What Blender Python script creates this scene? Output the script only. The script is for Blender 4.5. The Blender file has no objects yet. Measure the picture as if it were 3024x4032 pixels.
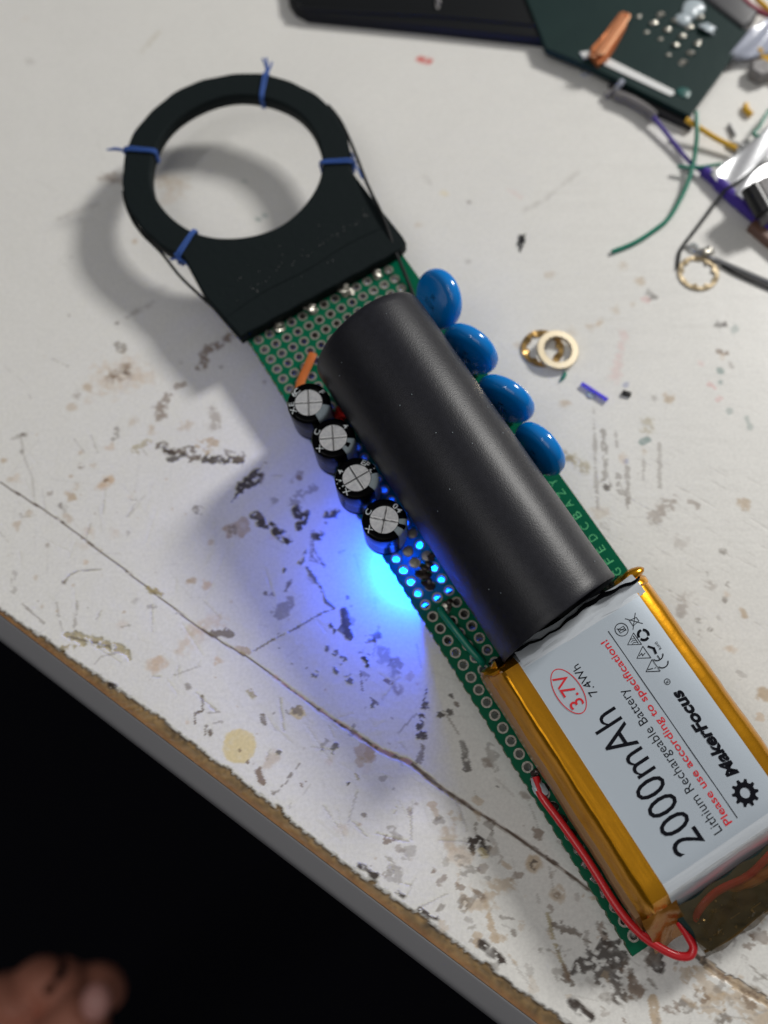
import bpy, bmesh, math, random
import numpy as np
from mathutils import Vector, Matrix

sc = bpy.context.scene
COL = sc.collection
S = 0.001                                   # everything below is authored in millimetres
rng = np.random.default_rng(7)
random.seed(7)

# ----------------------------------------------------------------------------
# measured pose: the perforated board's hole grid (2.54 mm pitch) gives the camera
# ----------------------------------------------------------------------------
def rotv(r):
    th = np.linalg.norm(r); k = r/th
    K = np.array([[0, -k[2], k[1]], [k[2], 0, -k[0]], [-k[1], k[0], 0]])
    return np.eye(3)+math.sin(th)*K+(1-math.cos(th))*K@K
FPX = 3481.0
RB = rotv(np.array([-0.315, -0.052, -0.542])); TB = np.array([-25.214, -34.62, 178.051])
UB, VB, NB = RB[:, 0], RB[:, 1], -RB[:, 2]
H0, TILT, ROLL = 6.5, math.radians(2.1), math.radians(2.2)   # height of the board over the table at its ring end, and its slopes
NT = NB*math.cos(TILT)-VB*math.sin(TILT); NT = NT*math.cos(ROLL)+UB*math.sin(ROLL); NT /= np.linalg.norm(NT)
OT = TB-NT*H0
XT = np.array([1., 0, 0]); XT = XT-NT*(XT@NT); XT /= np.linalg.norm(XT); YT = np.cross(NT, XT)
M3 = np.array([XT, YT, NT])
def c2w(c): return M3@(np.asarray(c)-OT)
def tp(px, py, z=0.):                       # measured picture position -> point on the plane z mm above the table
    r = np.array([(px-1512)/FPX, (py-2016)/FPX, 1.]); t = ((OT+NT*z)@NT)/(r@NT)
    return M3@(r*t-OT)
def bw(u, v, n): return c2w(TB+UB*u+VB*v+NB*n)   # board coordinates -> world

# ---------------------------------------------------------------- camera
cam = bpy.data.cameras.new('camera'); co = bpy.data.objects.new('camera', cam); COL.objects.link(co)
cx, cy, cz = M3@np.array([1, 0, 0]), M3@np.array([0, -1, 0]), M3@np.array([0, 0, -1])
cl = c2w([0, 0, 0])*S
co.matrix_world = Matrix(((cx[0], cy[0], cz[0], cl[0]), (cx[1], cy[1], cz[1], cl[1]), (cx[2], cy[2], cz[2], cl[2]), (0, 0, 0, 1)))
cam.sensor_width = 36; cam.sensor_fit = 'AUTO'; cam.lens = FPX/4032*36
cam.clip_start = 0.005; cam.clip_end = 20
cam.dof.use_dof = True
cam.dof.focus_distance = float((TB+UB*16+VB*88+NB*9)[2])*S
cam.dof.aperture_fstop = 9.5
sc.camera = co

# ---------------------------------------------------------------- world, lamps, exposure
w = bpy.data.worlds.new('World'); sc.world = w; w.use_nodes = True
wn = w.node_tree; bg = wn.nodes['Background']
tc = wn.nodes.new('ShaderNodeTexCoord'); sep = wn.nodes.new('ShaderNodeSeparateXYZ'); rp = wn.nodes.new('ShaderNodeValToRGB')
wn.links.new(tc.outputs['Generated'], sep.inputs[0]); wn.links.new(sep.outputs['Z'], rp.inputs[0])
rp.color_ramp.elements[0].position = 0.0; rp.color_ramp.elements[0].color = (.10, .10, .11, 1)
rp.color_ramp.elements[1].position = 1.0; rp.color_ramp.elements[1].color = (.54, .54, .545, 1)
wn.links.new(rp.outputs[0], bg.inputs[0]); bg.inputs[1].default_value = 0.43

def area(name, az, el, dist, sx, sy, power, col, target=(25, -20, 0), roll=0):
    l = bpy.data.lights.new(name, 'AREA'); l.shape = 'RECTANGLE'; l.size = sx; l.size_y = sy; l.energy = power; l.color = col
    o = bpy.data.objects.new(name, l); COL.objects.link(o)
    a, e = math.radians(az), math.radians(el)
    d = Vector((math.cos(a)*math.cos(e), math.sin(a)*math.cos(e), math.sin(e)))
    o.location = Vector(target)*S+d*dist
    q = d.to_track_quat('Z', 'Y'); o.rotation_euler = (q.to_matrix().to_4x4()@Matrix.Rotation(math.radians(roll), 4, 'Z')).to_euler()
    return o
area('desk_lamp', 45, 34, .95, .135, .135, 7.0, (1, .98, .945), target=(50, -60, 0))
area('far_lamp', 205, 62, 1.4, .10, .60, 1.6, (1, .98, .96), roll=30)
area('overhead_lamp', -110, 68, .42, .24, .24, .20, (1, .98, .95), target=(0, -100, 0))  # added soft fill above the frame, brightens the lower left of the table
sc.view_settings.view_transform = 'Standard'; sc.view_settings.look = 'None'; sc.view_settings.gamma = 1; sc.view_settings.exposure = 0
sc.view_settings.use_curve_mapping = False
sc.cycles.max_bounces = 8

# ----------------------------------------------------------------------------
# helpers
# ----------------------------------------------------------------------------
def mat(name, col, rough=.5, metal=0., spec=.5, coat=0., bump=None, noise=None, trans=0., emis=None, sheen=0., alpha=1., ior=None):
    m = bpy.data.materials.new(name); m.use_nodes = True; nt = m.node_tree; b = nt.nodes['Principled BSDF']
    b.inputs['Base Color'].default_value = (*col, 1); b.inputs['Roughness'].default_value = rough; b.inputs['Metallic'].default_value = metal
    b.inputs['Specular IOR Level'].default_value = spec; b.inputs['Coat Weight'].default_value = coat; b.inputs['Coat Roughness'].default_value = .08
    b.inputs['Transmission Weight'].default_value = trans; b.inputs['Alpha'].default_value = alpha
    if ior: b.inputs['IOR'].default_value = ior
    if sheen: b.inputs['Sheen Weight'].default_value = sheen
    if emis: b.inputs['Emission Color'].default_value = (*emis[0], 1); b.inputs['Emission Strength'].default_value = emis[1]
    t = nt.nodes.new('ShaderNodeTexCoord')
    if noise:                                # (scale 1/m, amount, second colour): mottled base colour
        n = nt.nodes.new('ShaderNodeTexNoise'); n.inputs['Scale'].default_value = noise[0]; n.inputs['Detail'].default_value = 5
        r = nt.nodes.new('ShaderNodeValToRGB'); r.color_ramp.elements[0].position = .5-noise[1]/2; r.color_ramp.elements[1].position = .5+noise[1]/2
        r.color_ramp.elements[0].color = (*noise[2], 1); r.color_ramp.elements[1].color = (*col, 1)
        nt.links.new(t.outputs['Object'], n.inputs['Vector']); nt.links.new(n.outputs['Fac'], r.inputs[0]); nt.links.new(r.outputs[0], b.inputs['Base Color'])
    if bump:                                 # list of (scale 1/m, distance mm, strength[, stretch])
        prev = None
        for bb in bump:
            n = nt.nodes.new('ShaderNodeTexNoise'); n.inputs['Scale'].default_value = bb[0]; n.inputs['Detail'].default_value = 4
            mp = nt.nodes.new('ShaderNodeMapping')
            if len(bb) > 3: mp.inputs['Scale'].default_value = bb[3]
            nt.links.new(t.outputs['Object'], mp.inputs[0]); nt.links.new(mp.outputs[0], n.inputs['Vector'])
            bn = nt.nodes.new('ShaderNodeBump'); bn.inputs['Strength'].default_value = bb[2]; bn.inputs['Distance'].default_value = bb[1]*S
            nt.links.new(n.outputs['Fac'], bn.inputs['Height'])
            if prev: nt.links.new(prev.outputs[0], bn.inputs['Normal'])
            prev = bn
        nt.links.new(prev.outputs[0], b.inputs['Normal'])
    return m

def mk(name, verts, faces, mats, parent=None, smooth=True, mi=None, auto=35):
    me = bpy.data.meshes.new(name); me.from_pydata([(v[0]*S, v[1]*S, v[2]*S) for v in verts], [], [tuple(f) for f in faces]); me.validate(); me.update()
    if not isinstance(mats, (list, tuple)): mats = [mats]
    for m in mats: me.materials.append(m)
    if mi is not None and len(mi) == len(me.polygons): me.polygons.foreach_set('material_index', mi)
    bm = bmesh.new(); bm.from_mesh(me); bmesh.ops.remove_doubles(bm, verts=bm.verts, dist=1e-7); bmesh.ops.recalc_face_normals(bm, faces=bm.faces)
    if smooth:
        for f in bm.faces: f.smooth = True
        lim = math.radians(auto)
        for e in bm.edges:
            if len(e.link_faces) == 2 and e.calc_face_angle(0) > lim: e.smooth = False
    bm.to_mesh(me); bm.free()
    o = bpy.data.objects.new(name, me); COL.objects.link(o)
    if parent: o.parent = parent
    return o

def tag(o, label=None, cat=None, group=None, kind=None):
    if label: o['label'] = label
    if cat: o['category'] = cat
    if group: o['group'] = group
    if kind: o['kind'] = kind
    return o
def empty(name, loc=(0, 0, 0)):
    o = bpy.data.objects.new(name, None); COL.objects.link(o); o.location = Vector([float(x)*S for x in loc]); o.empty_display_size = .01
    return o

class G:                                    # geometry collector
    def __init__(s): s.v = []; s.f = []; s.m = []
    def add(s, v, f, m=0):
        b = len(s.v); s.v += [tuple(map(float, p)) for p in v]; s.f += [tuple(i+b for i in q) for q in f]; s.m += [m]*len(f); return s
    def build(s, name, mats, parent=None, **k): return mk(name, s.v, s.f, mats, parent, mi=s.m, **k)

def catmull(P, n=8):
    P = [np.array(p, float) for p in P]
    if len(P) < 3: return [P[0]+(P[-1]-P[0])*i/n for i in range(n+1)]
    Q = [2*P[0]-P[1]]+P+[2*P[-1]-P[-2]]; out = []
    for i in range(1, len(Q)-2):
        a, b, c, d = Q[i-1:i+3]
        for k in range(n):
            t = k/n; out.append(.5*((2*b)+(-a+c)*t+(2*a-5*b+4*c-d)*t*t+(-a+3*b-3*c+d)*t**3))
    out.append(P[-1]); return out

def sweep(P, r, seg=10, cap=True, closed=False, sx=1., sy=1., up=None):
    P = [np.array(p, float) for p in P]; n = len(P); rr = r if hasattr(r, '__len__') else [r]*n
    V = []; F = []
    prev = None
    for i in range(n):
        a = P[(i-1) % n] if (closed or i) else P[0]; b = P[(i+1) % n] if (closed or i < n-1) else P[-1]
        t = b-a; t /= (np.linalg.norm(t)+1e-12)
        if prev is None:
            h = np.array(up, float) if up is not None else (np.array([0, 0, 1.]) if abs(t[2]) < .9 else np.array([1., 0, 0]))
        else: h = prev
        x = h-t*(h@t); x /= (np.linalg.norm(x)+1e-12); prev = x; y = np.cross(t, x)
        for k in range(seg):
            an = 2*math.pi*k/seg; V.append(P[i]+rr[i]*(x*math.cos(an)*sx+y*math.sin(an)*sy))
    m = n if closed else n-1
    for i in range(m):
        for k in range(seg):
            a = i*seg+k; b = i*seg+(k+1) % seg; c = ((i+1) % n)*seg+(k+1) % seg; d = ((i+1) % n)*seg+k; F.append((a, b, c, d))
    if cap and not closed: F.append(tuple(range(seg))[::-1]); F.append(tuple(range((n-1)*seg, n*seg)))
    return V, F

def lathe(prof, seg=48, c=(0, 0, 0), cap0=False, cap1=False):
    V = []; F = []
    for r, z in prof:
        for k in range(seg):
            a = 2*math.pi*k/seg; V.append((c[0]+r*math.cos(a), c[1]+r*math.sin(a), c[2]+z))
    for i in range(len(prof)-1):
        for k in range(seg): F.append((i*seg+k, i*seg+(k+1) % seg, (i+1)*seg+(k+1) % seg, (i+1)*seg+k))
    if cap0: F.append(tuple(range(seg))[::-1])
    if cap1: F.append(tuple(range((len(prof)-1)*seg, len(prof)*seg)))
    return V, F

def prism(out, z0, z1, bev=0., steps=3):    # outline [(x,y)] extruded with a rounded top edge
    out = [np.array(p[:2], float) for p in out]; n = len(out)
    ar = sum(out[i][0]*out[(i+1) % n][1]-out[(i+1) % n][0]*out[i][1] for i in range(n))
    if ar < 0: out = out[::-1]
    def inset(d):
        R = []
        for i in range(n):
            a, b, c = out[i-1], out[i], out[(i+1) % n]
            e1 = (b-a)/(np.linalg.norm(b-a)+1e-9); e2 = (c-b)/(np.linalg.norm(c-b)+1e-9)
            n1 = np.array([-e1[1], e1[0]]); n2 = np.array([-e2[1], e2[0]]); m = n1+n2; m /= max(1e-6, np.linalg.norm(m)); k = max(.35, m@n1)
            R.append(b+m*d/k)
        return R
    L = [(0, z0)]
    if bev: L += [(bev*(1-math.cos(a)), z1-bev+bev*math.sin(a)) for a in [math.pi/2*i/steps for i in range(steps+1)]]
    else: L += [(0, z1)]
    V = []; F = []
    for d, z in L: V += [(p[0], p[1], z) for p in inset(d)]
    for j in range(len(L)-1):
        for i in range(n): F.append((j*n+i, j*n+(i+1) % n, (j+1)*n+(i+1) % n, (j+1)*n+i))
    F.append(tuple(range(n))[::-1]); F.append(tuple((len(L)-1)*n+i for i in range(n)))
    return V, F

def boxm(c, s):
    x, y, z = c; a, b, d = [q/2 for q in s]
    V = [(x-a, y-b, z-d), (x+a, y-b, z-d), (x+a, y+b, z-d), (x-a, y+b, z-d), (x-a, y-b, z+d), (x+a, y-b, z+d), (x+a, y+b, z+d), (x-a, y+b, z+d)]
    return V, [(0, 3, 2, 1), (4, 5, 6, 7), (0, 1, 5, 4), (1, 2, 6, 5), (2, 3, 7, 6), (3, 0, 4, 7)]

def blob(c, r, amp=.25, sub=2, seed=0, flat=None):
    bm = bmesh.new(); bmesh.ops.create_icosphere(bm, subdivisions=sub, radius=1); R = np.random.default_rng(seed); ph = R.uniform(0, 6.3, (6, 3)); fr = R.uniform(.8, 3.2, (6, 3))
    V = []
    for v in bm.verts:
        p = np.array(v.co); k = 1+amp*sum(math.sin(fr[i]@p*1.5+ph[i, 0]) for i in range(6))/3
        q = p*k*np.array(r if hasattr(r, '__len__') else (r, r, r)); 
        if flat is not None: q[2] = max(q[2], flat)
        V.append(q+np.array(c))
    F = [tuple(v.index for v in f.verts) for f in bm.faces]; bm.free(); return V, F

_fc = {}
def glyphs(s, bold=0., res=3):              # flat text mesh: (verts 2D, faces, width) at size 1
    key = (s, bold)
    if key in _fc: return _fc[key]
    cu = bpy.data.curves.new('t', 'FONT'); cu.body = s; cu.size = 1; cu.offset = bold; cu.resolution_u = res; cu.fill_mode = 'FRONT' if False else cu.fill_mode
    o = bpy.data.objects.new('t', cu); COL.objects.link(o); bpy.context.view_layer.update()
    dg = bpy.context.evaluated_depsgraph_get(); me = o.evaluated_get(dg).to_mesh()
    V = [(v.co.x, v.co.y) for v in me.vertices]; F = [tuple(p.vertices) for p in me.polygons]
    o.evaluated_get(dg).to_mesh_clear(); bpy.data.objects.remove(o); bpy.data.curves.remove(cu)
    _fc[key] = (V, F); return V, F
_capV, _ = glyphs('H'); CAPH = max(v[1] for v in _capV)-min(v[1] for v in _capV)

def label_text(g, s, ubase, utop, v0, v1, z, m=0, bold=0., shear=0.):
    # text on the battery/board face: runs towards smaller v, letter tops towards smaller u
    V, F = glyphs(s, bold); xs = [v[0] for v in V]; x0, x1 = min(xs), max(xs)
    sy = (ubase-utop)/CAPH; sx = (v0-v1)/(x1-x0)
    P = [(ubase-y*sy, -v0+((x-x0)*sx+shear*y*sy), z) for x, y in V]
    g.add(P, F, m)
def stroke(g, pts, w, z, m=0):              # flat polyline ribbon, pts in local xy
    for (a, b) in zip(pts[:-1], pts[1:]):
        a = np.array(a, float); b = np.array(b, float); d = b-a; L = np.linalg.norm(d)
        if L < 1e-6: continue
        d /= L; n = np.array([-d[1], d[0]])*w/2; a2 = a-d*w*.35; b2 = b+d*w*.35
        z += .0006
        g.add([(*(a2-n), z), (*(b2-n), z), (*(b2+n), z), (*(a2+n), z)], [(0, 1, 2, 3)], m)

# ----------------------------------------------------------------------------
# materials
# ----------------------------------------------------------------------------
M = {}
M['pcb'] = mat('green solder mask', (.0, .135, .060), .30, spec=.18, bump=[(900, .05, .25)], noise=(300, .9, (.0, .115, .055)))
_nt = M['pcb'].node_tree; _b = _nt.nodes['Principled BSDF']; _t = _nt.nodes.new('ShaderNodeBsdfTranslucent'); _t.inputs[0].default_value = (.02, .45, .55, 1)
_m = _nt.nodes.new('ShaderNodeMixShader'); _m.inputs[0].default_value = .16; _o = [n for n in _nt.nodes if n.type == 'OUTPUT_MATERIAL'][0]
_nt.links.new(_b.outputs[0], _m.inputs[1]); _nt.links.new(_t.outputs[0], _m.inputs[2]); _nt.links.new(_m.outputs[0], _o.inputs[0])
M['pcb_edge'] = mat('board edge', (.10, .16, .08), .7)
M['pad'] = mat('tinned pad', (.50, .49, .44), .42, metal=.7, noise=(2500, .6, (.25, .23, .19)), bump=[(3000, .05, .5)])
M['silk'] = mat('board lettering', (.10, .55, .22), .5)
M['foam'] = mat('black rubber ring', (.006, .0105, .0115), .78, spec=.15, bump=[(700, .22, .5), (2600, .05, .5)])
M['shrink'] = mat('black heat shrink', (.006, .0062, .010), .40, spec=.34, bump=[(70, .5, .10, (1, .2, 1)), (1300, .02, .5), (4200, .032, 1.0)], noise=(900, .5, (.011, .0115, .017)))
M['black'] = mat('black plastic', (.006, .006, .007), .35, spec=.5)
M['blackgloss'] = mat('black glossy sleeve', (.0015, .0015, .002), .22, spec=.05, coat=.0, bump=[(500, .04, .15)])
M['blackmatte'] = mat('black matte', (.004, .004, .004), .9, spec=.1)
M['alu'] = mat('stamped aluminium', (1.0, 1.0, 1.0), .42, metal=.1, noise=(1500, .5, (.74, .75, .78)), bump=[(1800, .08, .9), (5000, .04, .8)])
M['alugroove'] = mat('groove', (.16, .16, .17), .3, metal=.5, bump=[(3000, .05, .8)])  # shade inside the pressed cross, painted as a darker metal
M['aluridge'] = mat('raised groove lip', (1., 1., 1.), .3, metal=.2)  # highlight along the cross edges, painted in as plain white
M['stripe'] = mat('grey sleeve print', (.42, .50, .54), .4, noise=(3000, .7, (.28, .34, .38)))
M['whiteprint'] = mat('white print', (.85, .9, .92), .45)
M['bluecer'] = mat('blue epoxy', (.0, .19, .60), .15, spec=.5, coat=.2, bump=[(90, .5, .16)])
M['solder'] = mat('solder', (.66, .65, .60), .28, metal=.9, bump=[(1500, .25, .8)], noise=(1500, .7, (.35, .32, .25)))
M['fluxdark'] = mat('dark flux solder', (.07, .055, .05), .18, metal=.5, coat=.6, bump=[(1500, .3, 1)])
M['kapton'] = mat('amber tape', (.64, .29, .003), .24, metal=.8, coat=.3, bump=[(60, .5, .35, (3, .25, 1)), (400, .08, .4)], noise=(90, .9, (.52, .22, .003)))
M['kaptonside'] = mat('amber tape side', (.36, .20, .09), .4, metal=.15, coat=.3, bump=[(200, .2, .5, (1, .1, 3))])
M['silver'] = mat('silver pouch', (.50, .565, .63), .36, metal=.35, coat=.12, bump=[(70, .25, .12), (2000, .02, .2)])
M['silverfold'] = mat('silver fold', (.70, .75, .80), .22, metal=.35, coat=.6, bump=[(60, 1.2, .6, (.35, 3, 1)), (300, .15, .4)])
M['ink'] = mat('black ink', (.003, .0035, .007), .55, spec=.1)
M['redink'] = mat('red ink', (.60, .025, .035), .5, spec=.2)
M['redwire'] = mat('red wire', (.66, .012, .02), .3, coat=.25)
M['orange'] = mat('orange flat wire', (.55, .14, .025), .4, bump=[(900, .15, .8, (1, .15, 1))])
M['redtab'] = mat('red lacquer', (.42, .015, .012), .25, coat=.4)
M['greenwire'] = mat('green insulated wire', (.0, .19, .12), .35, coat=.2)
M['thread'] = mat('blue thread', (.03, .10, .38), .6, bump=[(3000, .12, .8)])
M['lead'] = mat('tinned lead', (.45, .45, .45), .3, metal=.9)
M['blackwire'] = mat('black wire', (.007, .008, .009), .65, spec=.25)
M['gold'] = mat('gold washer', (.84, .75, .58), .34, metal=1., noise=(200, .8, (.74, .62, .42)))
M['brass'] = mat('brass', (.55, .36, .14), .38, metal=.9, noise=(500, .8, (.28, .17, .06)))
M['brasspale'] = mat('pale brass', (.60, .50, .33), .5, metal=.35, noise=(500, .8, (.42, .31, .17)))
M['darkpcb'] = mat('dark green board', (.011, .030, .028), .55, spec=.15, noise=(120, .8, (.007, .022, .022)), bump=[(400, .1, .4)])
M['tray'] = mat('black tray', (.004, .005, .006), .45, spec=.25, bump=[(1200, .05, .4)])
M['copper'] = mat('copper', (.62, .22, .08), .42, metal=.6, noise=(500, .7, (.40, .12, .04)))
M['copperlight'] = mat('copper light', (.90, .45, .24), .38, metal=.5)
M['film'] = mat('silver film', (.90, .92, .95), .10, metal=.75, bump=[(40, 3.0, .6), (200, .3, .3)])
M['purple'] = mat('purple wire', (.055, .025, .28), .45)
M['yellow'] = mat('yellow wire', (.70, .40, .02), .4)
M['bag'] = mat('clear plastic', (.62, .66, .78), .2, trans=.35, coat=.3)
M['grey'] = mat('grey plastic', (.22, .21, .21), .5, bump=[(900, .3, .8)])
M['white'] = mat('white plastic', (.72, .73, .72), .45)
M['glue'] = mat('hot glue', (.45, .52, .56), .3, coat=.4)
M['brown'] = mat('brown laminate', (.20, .11, .08), .5, noise=(200, .8, (.12, .06, .04)))
M['bandgrey'] = mat('grey edge band', (.105, .105, .112), .5, spec=.3, bump=[(300, .05, .5, (1, 1, 1))])
M['floor'] = mat('dark floor', (.0045, .0045, .0075), .9, spec=.1)
M['skin'] = mat('skin', (.60, .24, .16), .55, bump=[(300, .2, .3)], noise=(60, .8, (.50, .19, .12)))
M['nail'] = mat('nail', (.62, .30, .26), .4)
M['ledglow'] = mat('blue led', (.02, .1, .8), .3, emis=((.01, .12, 1.0), 30))
M['tapebeads'] = mat('glue beads', (.75, .78, .78), .1, trans=.5, coat=.5)

# ----------------------------------------------------------------------------
# the table: white painted top, chipped wood edge, grey edge band
# ----------------------------------------------------------------------------
E0 = tp(0, 2420)[:2]; E1 = tp(1985, 3930)[:2]
eD = (E1-E0)/np.linalg.norm(E1-E0); eN = np.array([-eD[1], eD[0]])
if eN@(tp(2000, 1000)[:2]-E0) < 0: eN = -eN
def w2st(p): d = np.asarray(p)[..., :2]-E0; return np.stack([d@eD, d@eN], -1)
def lattice(shape, cell, seed):             # smooth value noise on the grid, cell in grid steps
    R = np.random.default_rng(seed); h = int(shape[0]/cell)+3; k = int(shape[1]/cell)+3; L = R.random((h, k))
    y = np.arange(shape[0])/cell; x = np.arange(shape[1])/cell; yi = y.astype(int); xi = x.astype(int); fy = y-yi; fx = x-xi
    fy = (fy*fy*(3-2*fy))[:, None]; fx = (fx*fx*(3-2*fx))[None]
    a = L[np.ix_(yi, xi)]; b = L[np.ix_(yi, xi+1)]; c = L[np.ix_(yi+1, xi)]; d = L[np.ix_(yi+1, xi+1)]
    return (a*(1-fx)+b*fx)*(1-fy)+(c*(1-fx)+d*fx)*fy
def fbm(shape, cell, seed, o=4): 
    r = np.zeros(shape); A = 0
    for i in range(o):
        if cell/2**i < 1.2: break
        r += lattice(shape, cell/2**i, seed+i)*.55**i; A += .55**i
    return r/A
crn = w2st(np.array([tp(0, 0), tp(3024, 0), tp(3024, 4032), tp(0, 1000)]))
s0, s1 = crn[:, 0].min()-8, crn[:, 0].max()+8; t1 = crn[:, 1].max()+8
st = .30
fs = np.arange(s0, s1, st)
# finer near the front where the camera is close, coarser at the far blurred end
ft = np.concatenate([np.arange(0, 130, .26), np.arange(130, t1, .42)])
grow = np.array([4, 12, 30, 70, 160, 360, 700.])
sv = np.concatenate([s0-grow[::-1], fs, fs[-1]+grow]); tv = np.concatenate([ft, ft[-1]+grow])
ns, ntt = len(sv), len(tv)
SS, TT = np.meshgrid(sv, tv); shp = SS.shape
n_big = fbm(shp, 60, 11); n_mid = fbm(shp, 14, 21); n_fine = fbm(shp, 5, 31, 3); n_grain = lattice(shp, 2.0, 41); n_brk = .6*fbm(shp, 3.6, 131, 2)+.4*n_grain; n_rag = .55*(fbm(shp, 9, 51, 4)-.5)+.75*(fbm(shp, 3.4, 61, 2)-.5)
X = E0[0]+SS*eD[0]+TT*eN[0]; Y = E0[1]+SS*eD[1]+TT*eN[1]
base = np.array([.735, .725, .69])
colr = np.ones(shp+(3,))*base; relief = np.zeros(shp)
colr *= (1-.05*(n_big-.5)-.035*(n_fine-.5))[..., None]
TONE = dict(dark=(.05, .036, .028), grey=(.17, .135, .105), brown=(.19, .12, .075), tan=(.50, .38, .25), warm=(.60, .45, .31), olive=(.36, .29, .14),
            red=(.62, .09, .07), pink=(.70, .42, .40), blue=(.16, .2, .42), yellow=(.72, .60, .32), line=(.33, .30, .27), teal=(.22, .30, .28))
def paint(pts, wd, tone, a=1., rag=.6, soft=.16, brk=.2, dep=None, world=False):
    """a stain: distance to a polyline of measured positions, ragged outline, optional break-up"""
    if dep is None: dep = -.5 if tone in ('dark', 'olive') else .0
    P = np.array([p if world else tp(*p)[:2] for p in pts]); st2 = w2st(P); wds = wd if hasattr(wd, '__len__') else [wd]*len(P)
    wds = [max(.17, q_) for q_ in wds]; mx = max(wds)*(1.6+rag)+1
    i0, i1 = np.searchsorted(sv, [st2[:, 0].min()-mx, st2[:, 0].max()+mx]); j0, j1 = np.searchsorted(tv, [st2[:, 1].min()-mx, st2[:, 1].max()+mx])
    if i1-i0 < 2 or j1-j0 < 2: return
    sl = (slice(j0, j1), slice(i0, i1)); s = SS[sl]; t = TT[sl]; best = np.full(s.shape, -99.)
    if len(P) == 1: best = 1-np.hypot(s-st2[0, 0], t-st2[0, 1])/wds[0]
    for k in range(len(P)-1):
        a0, b0 = st2[k], st2[k+1]; d = b0-a0; L2 = max(1e-9, d@d); q = np.clip(((s-a0[0])*d[0]+(t-a0[1])*d[1])/L2, 0, 1)
        best = np.maximum(best, 1-np.hypot(s-a0[0]-q*d[0], t-a0[1]-q*d[1])/(wds[k]*(1-q)+wds[k+1]*q))
    m = best+rag*2.2*n_rag[sl]
    m = np.clip(m/soft, 0, 1)
    if tone in ('dark', 'grey', 'brown', 'olive') and max(wds) > .3 and brk >= 0: brk = max(brk, .36)
    if brk > 0: m = m*np.clip((n_brk[sl]-brk+.02)/.09, 0, 1)
    if tone in ('dark', 'grey', 'brown'): a = min(1, a*1.08)
    m = m*a*np.clip(.62+.75*n_fine[sl]+.35*(n_grain[sl]-.5), 0, 1)
    colr[sl] = colr[sl]*(1-m[..., None])+np.array(TONE[tone])*m[..., None]
    relief[sl] -= dep*m
def Z(ox, oy, k): return lambda *pp: [(ox+k*p[0], oy+k*p[1]) for p in pp]
L = Z(0, 1700, .9042); B = Z(1300, 2700, 1.0392); Rr = Z(2000, 1250, .6173); T4 = Z(200, 600, .5425); T8 = Z(1600, 400, .7233); R6 = Z(2500, 2200, .3616); C7 = Z(2550, 3250, .3535); F5 = Z(1400, 2100, .5424); C4 = Z(1100, 1480, .3481)
# --- left middle field
paint(L((700, 65), (750, 85), (830, 75), (845, 110)), 1.0, 'grey', .9, 1.0, brk=.42); paint(L((705, 65), (760, 100)), .5, 'dark', .8, .8)
paint(L((740, 120), (800, 100)), .5, 'dark', .8, 1.0, brk=.35); paint(L((865, 50), (930, 45), (900, 75)), .9, 'tan', .8, 1., brk=.4); paint(L((590, 75), (635, 50)), 1.0, 'olive', .6, 1., brk=.42)
paint(L((900, 125), (980, 118), (1055, 130)), .8, 'dark', .85, 1.0, brk=.30); paint(L((1000, 95), (1050, 110)), 1.1, 'grey', .7, 1., brk=.42)
paint(L((1150, 140), (1135, 215)), .55, 'grey', .95, .6); paint(L((1120, 190), (1060, 240), (1010, 305)), [1.2, 1.4, .3], 'dark', .9, .8, brk=.25)
paint(L((1295, 345), (1320, 350), (1305, 410)), 1.1, 'dark', .9, .6); paint(L((1110, 365), (1150, 400), (1200, 430), (1250, 480)), [.9, 1.0, .7, .5], 'dark', .9, .9, brk=.25)
paint(L((1000, 430), (1050, 405), (1060, 430)), 1.4, 'tan', .8, .6); paint(L((1010, 425)), 1.2, 'grey', .5, .8); paint(L((1130, 370)), .9, 'grey', .8, .8)
paint(L((430, 240), (475, 210)), 1.4, 'warm', .9, .6, .6); paint(L((460, 215)), .7, 'brown', .7, .8)
for p, r_, t_, a_ in [((350, 90), .8, 'tan', .6), ((350, 150), .7, 'brown', .6), ((405, 150), .6, 'tan', .4), ((310, 195), .6, 'tan', .7), ((215, 265), .8, 'brown', .5), ((305, 288), 1.1, 'tan', .8), ((270, 332), 1.2, 'grey', .7), ((300, 370), 1.2, 'tan', .5),
                      ((335, 240), .9, 'tan', .4), ((130, 352), 1., 'tan', .5), ((70, 412), .8, 'tan', .6), ((40, 205), .9, 'tan', .4), ((15, 125), .7, 'tan', .7), ((370, 570), .75, 'warm', .8), ((150, 460), .7, 'brown', .5), ((205, 490), .7, 'brown', .5),
                      ((830, 650), 1.1, 'tan', .9), ((905, 665), 1.0, 'warm', .8), ((915, 485), .7, 'tan', .6), ((945, 1000), 1.0, 'warm', .7), ((770, 790), .2, 'dark', .9), ((385, 765), .15, 'dark', .9), ((820, 1110), .6, 'grey', .6),
                      ((155, 635), .6, 'tan', .4), ((180, 765), .6, 'tan', .4), ((100, 15), .5, 'grey', .6), ((480, 60), .9, 'warm', .5), ((95, 90), .6, 'grey', .6), ((595, 730), .9, 'line', .4), ((815, 1268), .7, 'warm', .5),
                      ((1195, 300), .8, 'grey', .5), ((1300, 200), .7, 'brown', .6), ((1320, 155), .5, 'brown', .5)]:
    paint(L(p), r_, t_, a_, .9, .5)
paint(L((1280, 300), (1330, 260), (1370, 250)), 1.1, 'grey', .5, .8, brk=.35); paint(L((1430, 365), (1470, 350)), .7, 'dark', .7, 1.)
paint(L((1385, 455), (1405, 440)), .5, 'dark', .8, 1.2); paint(L((1235, 610), (1240, 600)), .3, 'dark', .8, .8); paint(L((1245, 690), (1265, 645)), .35, 'grey', .8, .7)
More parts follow.
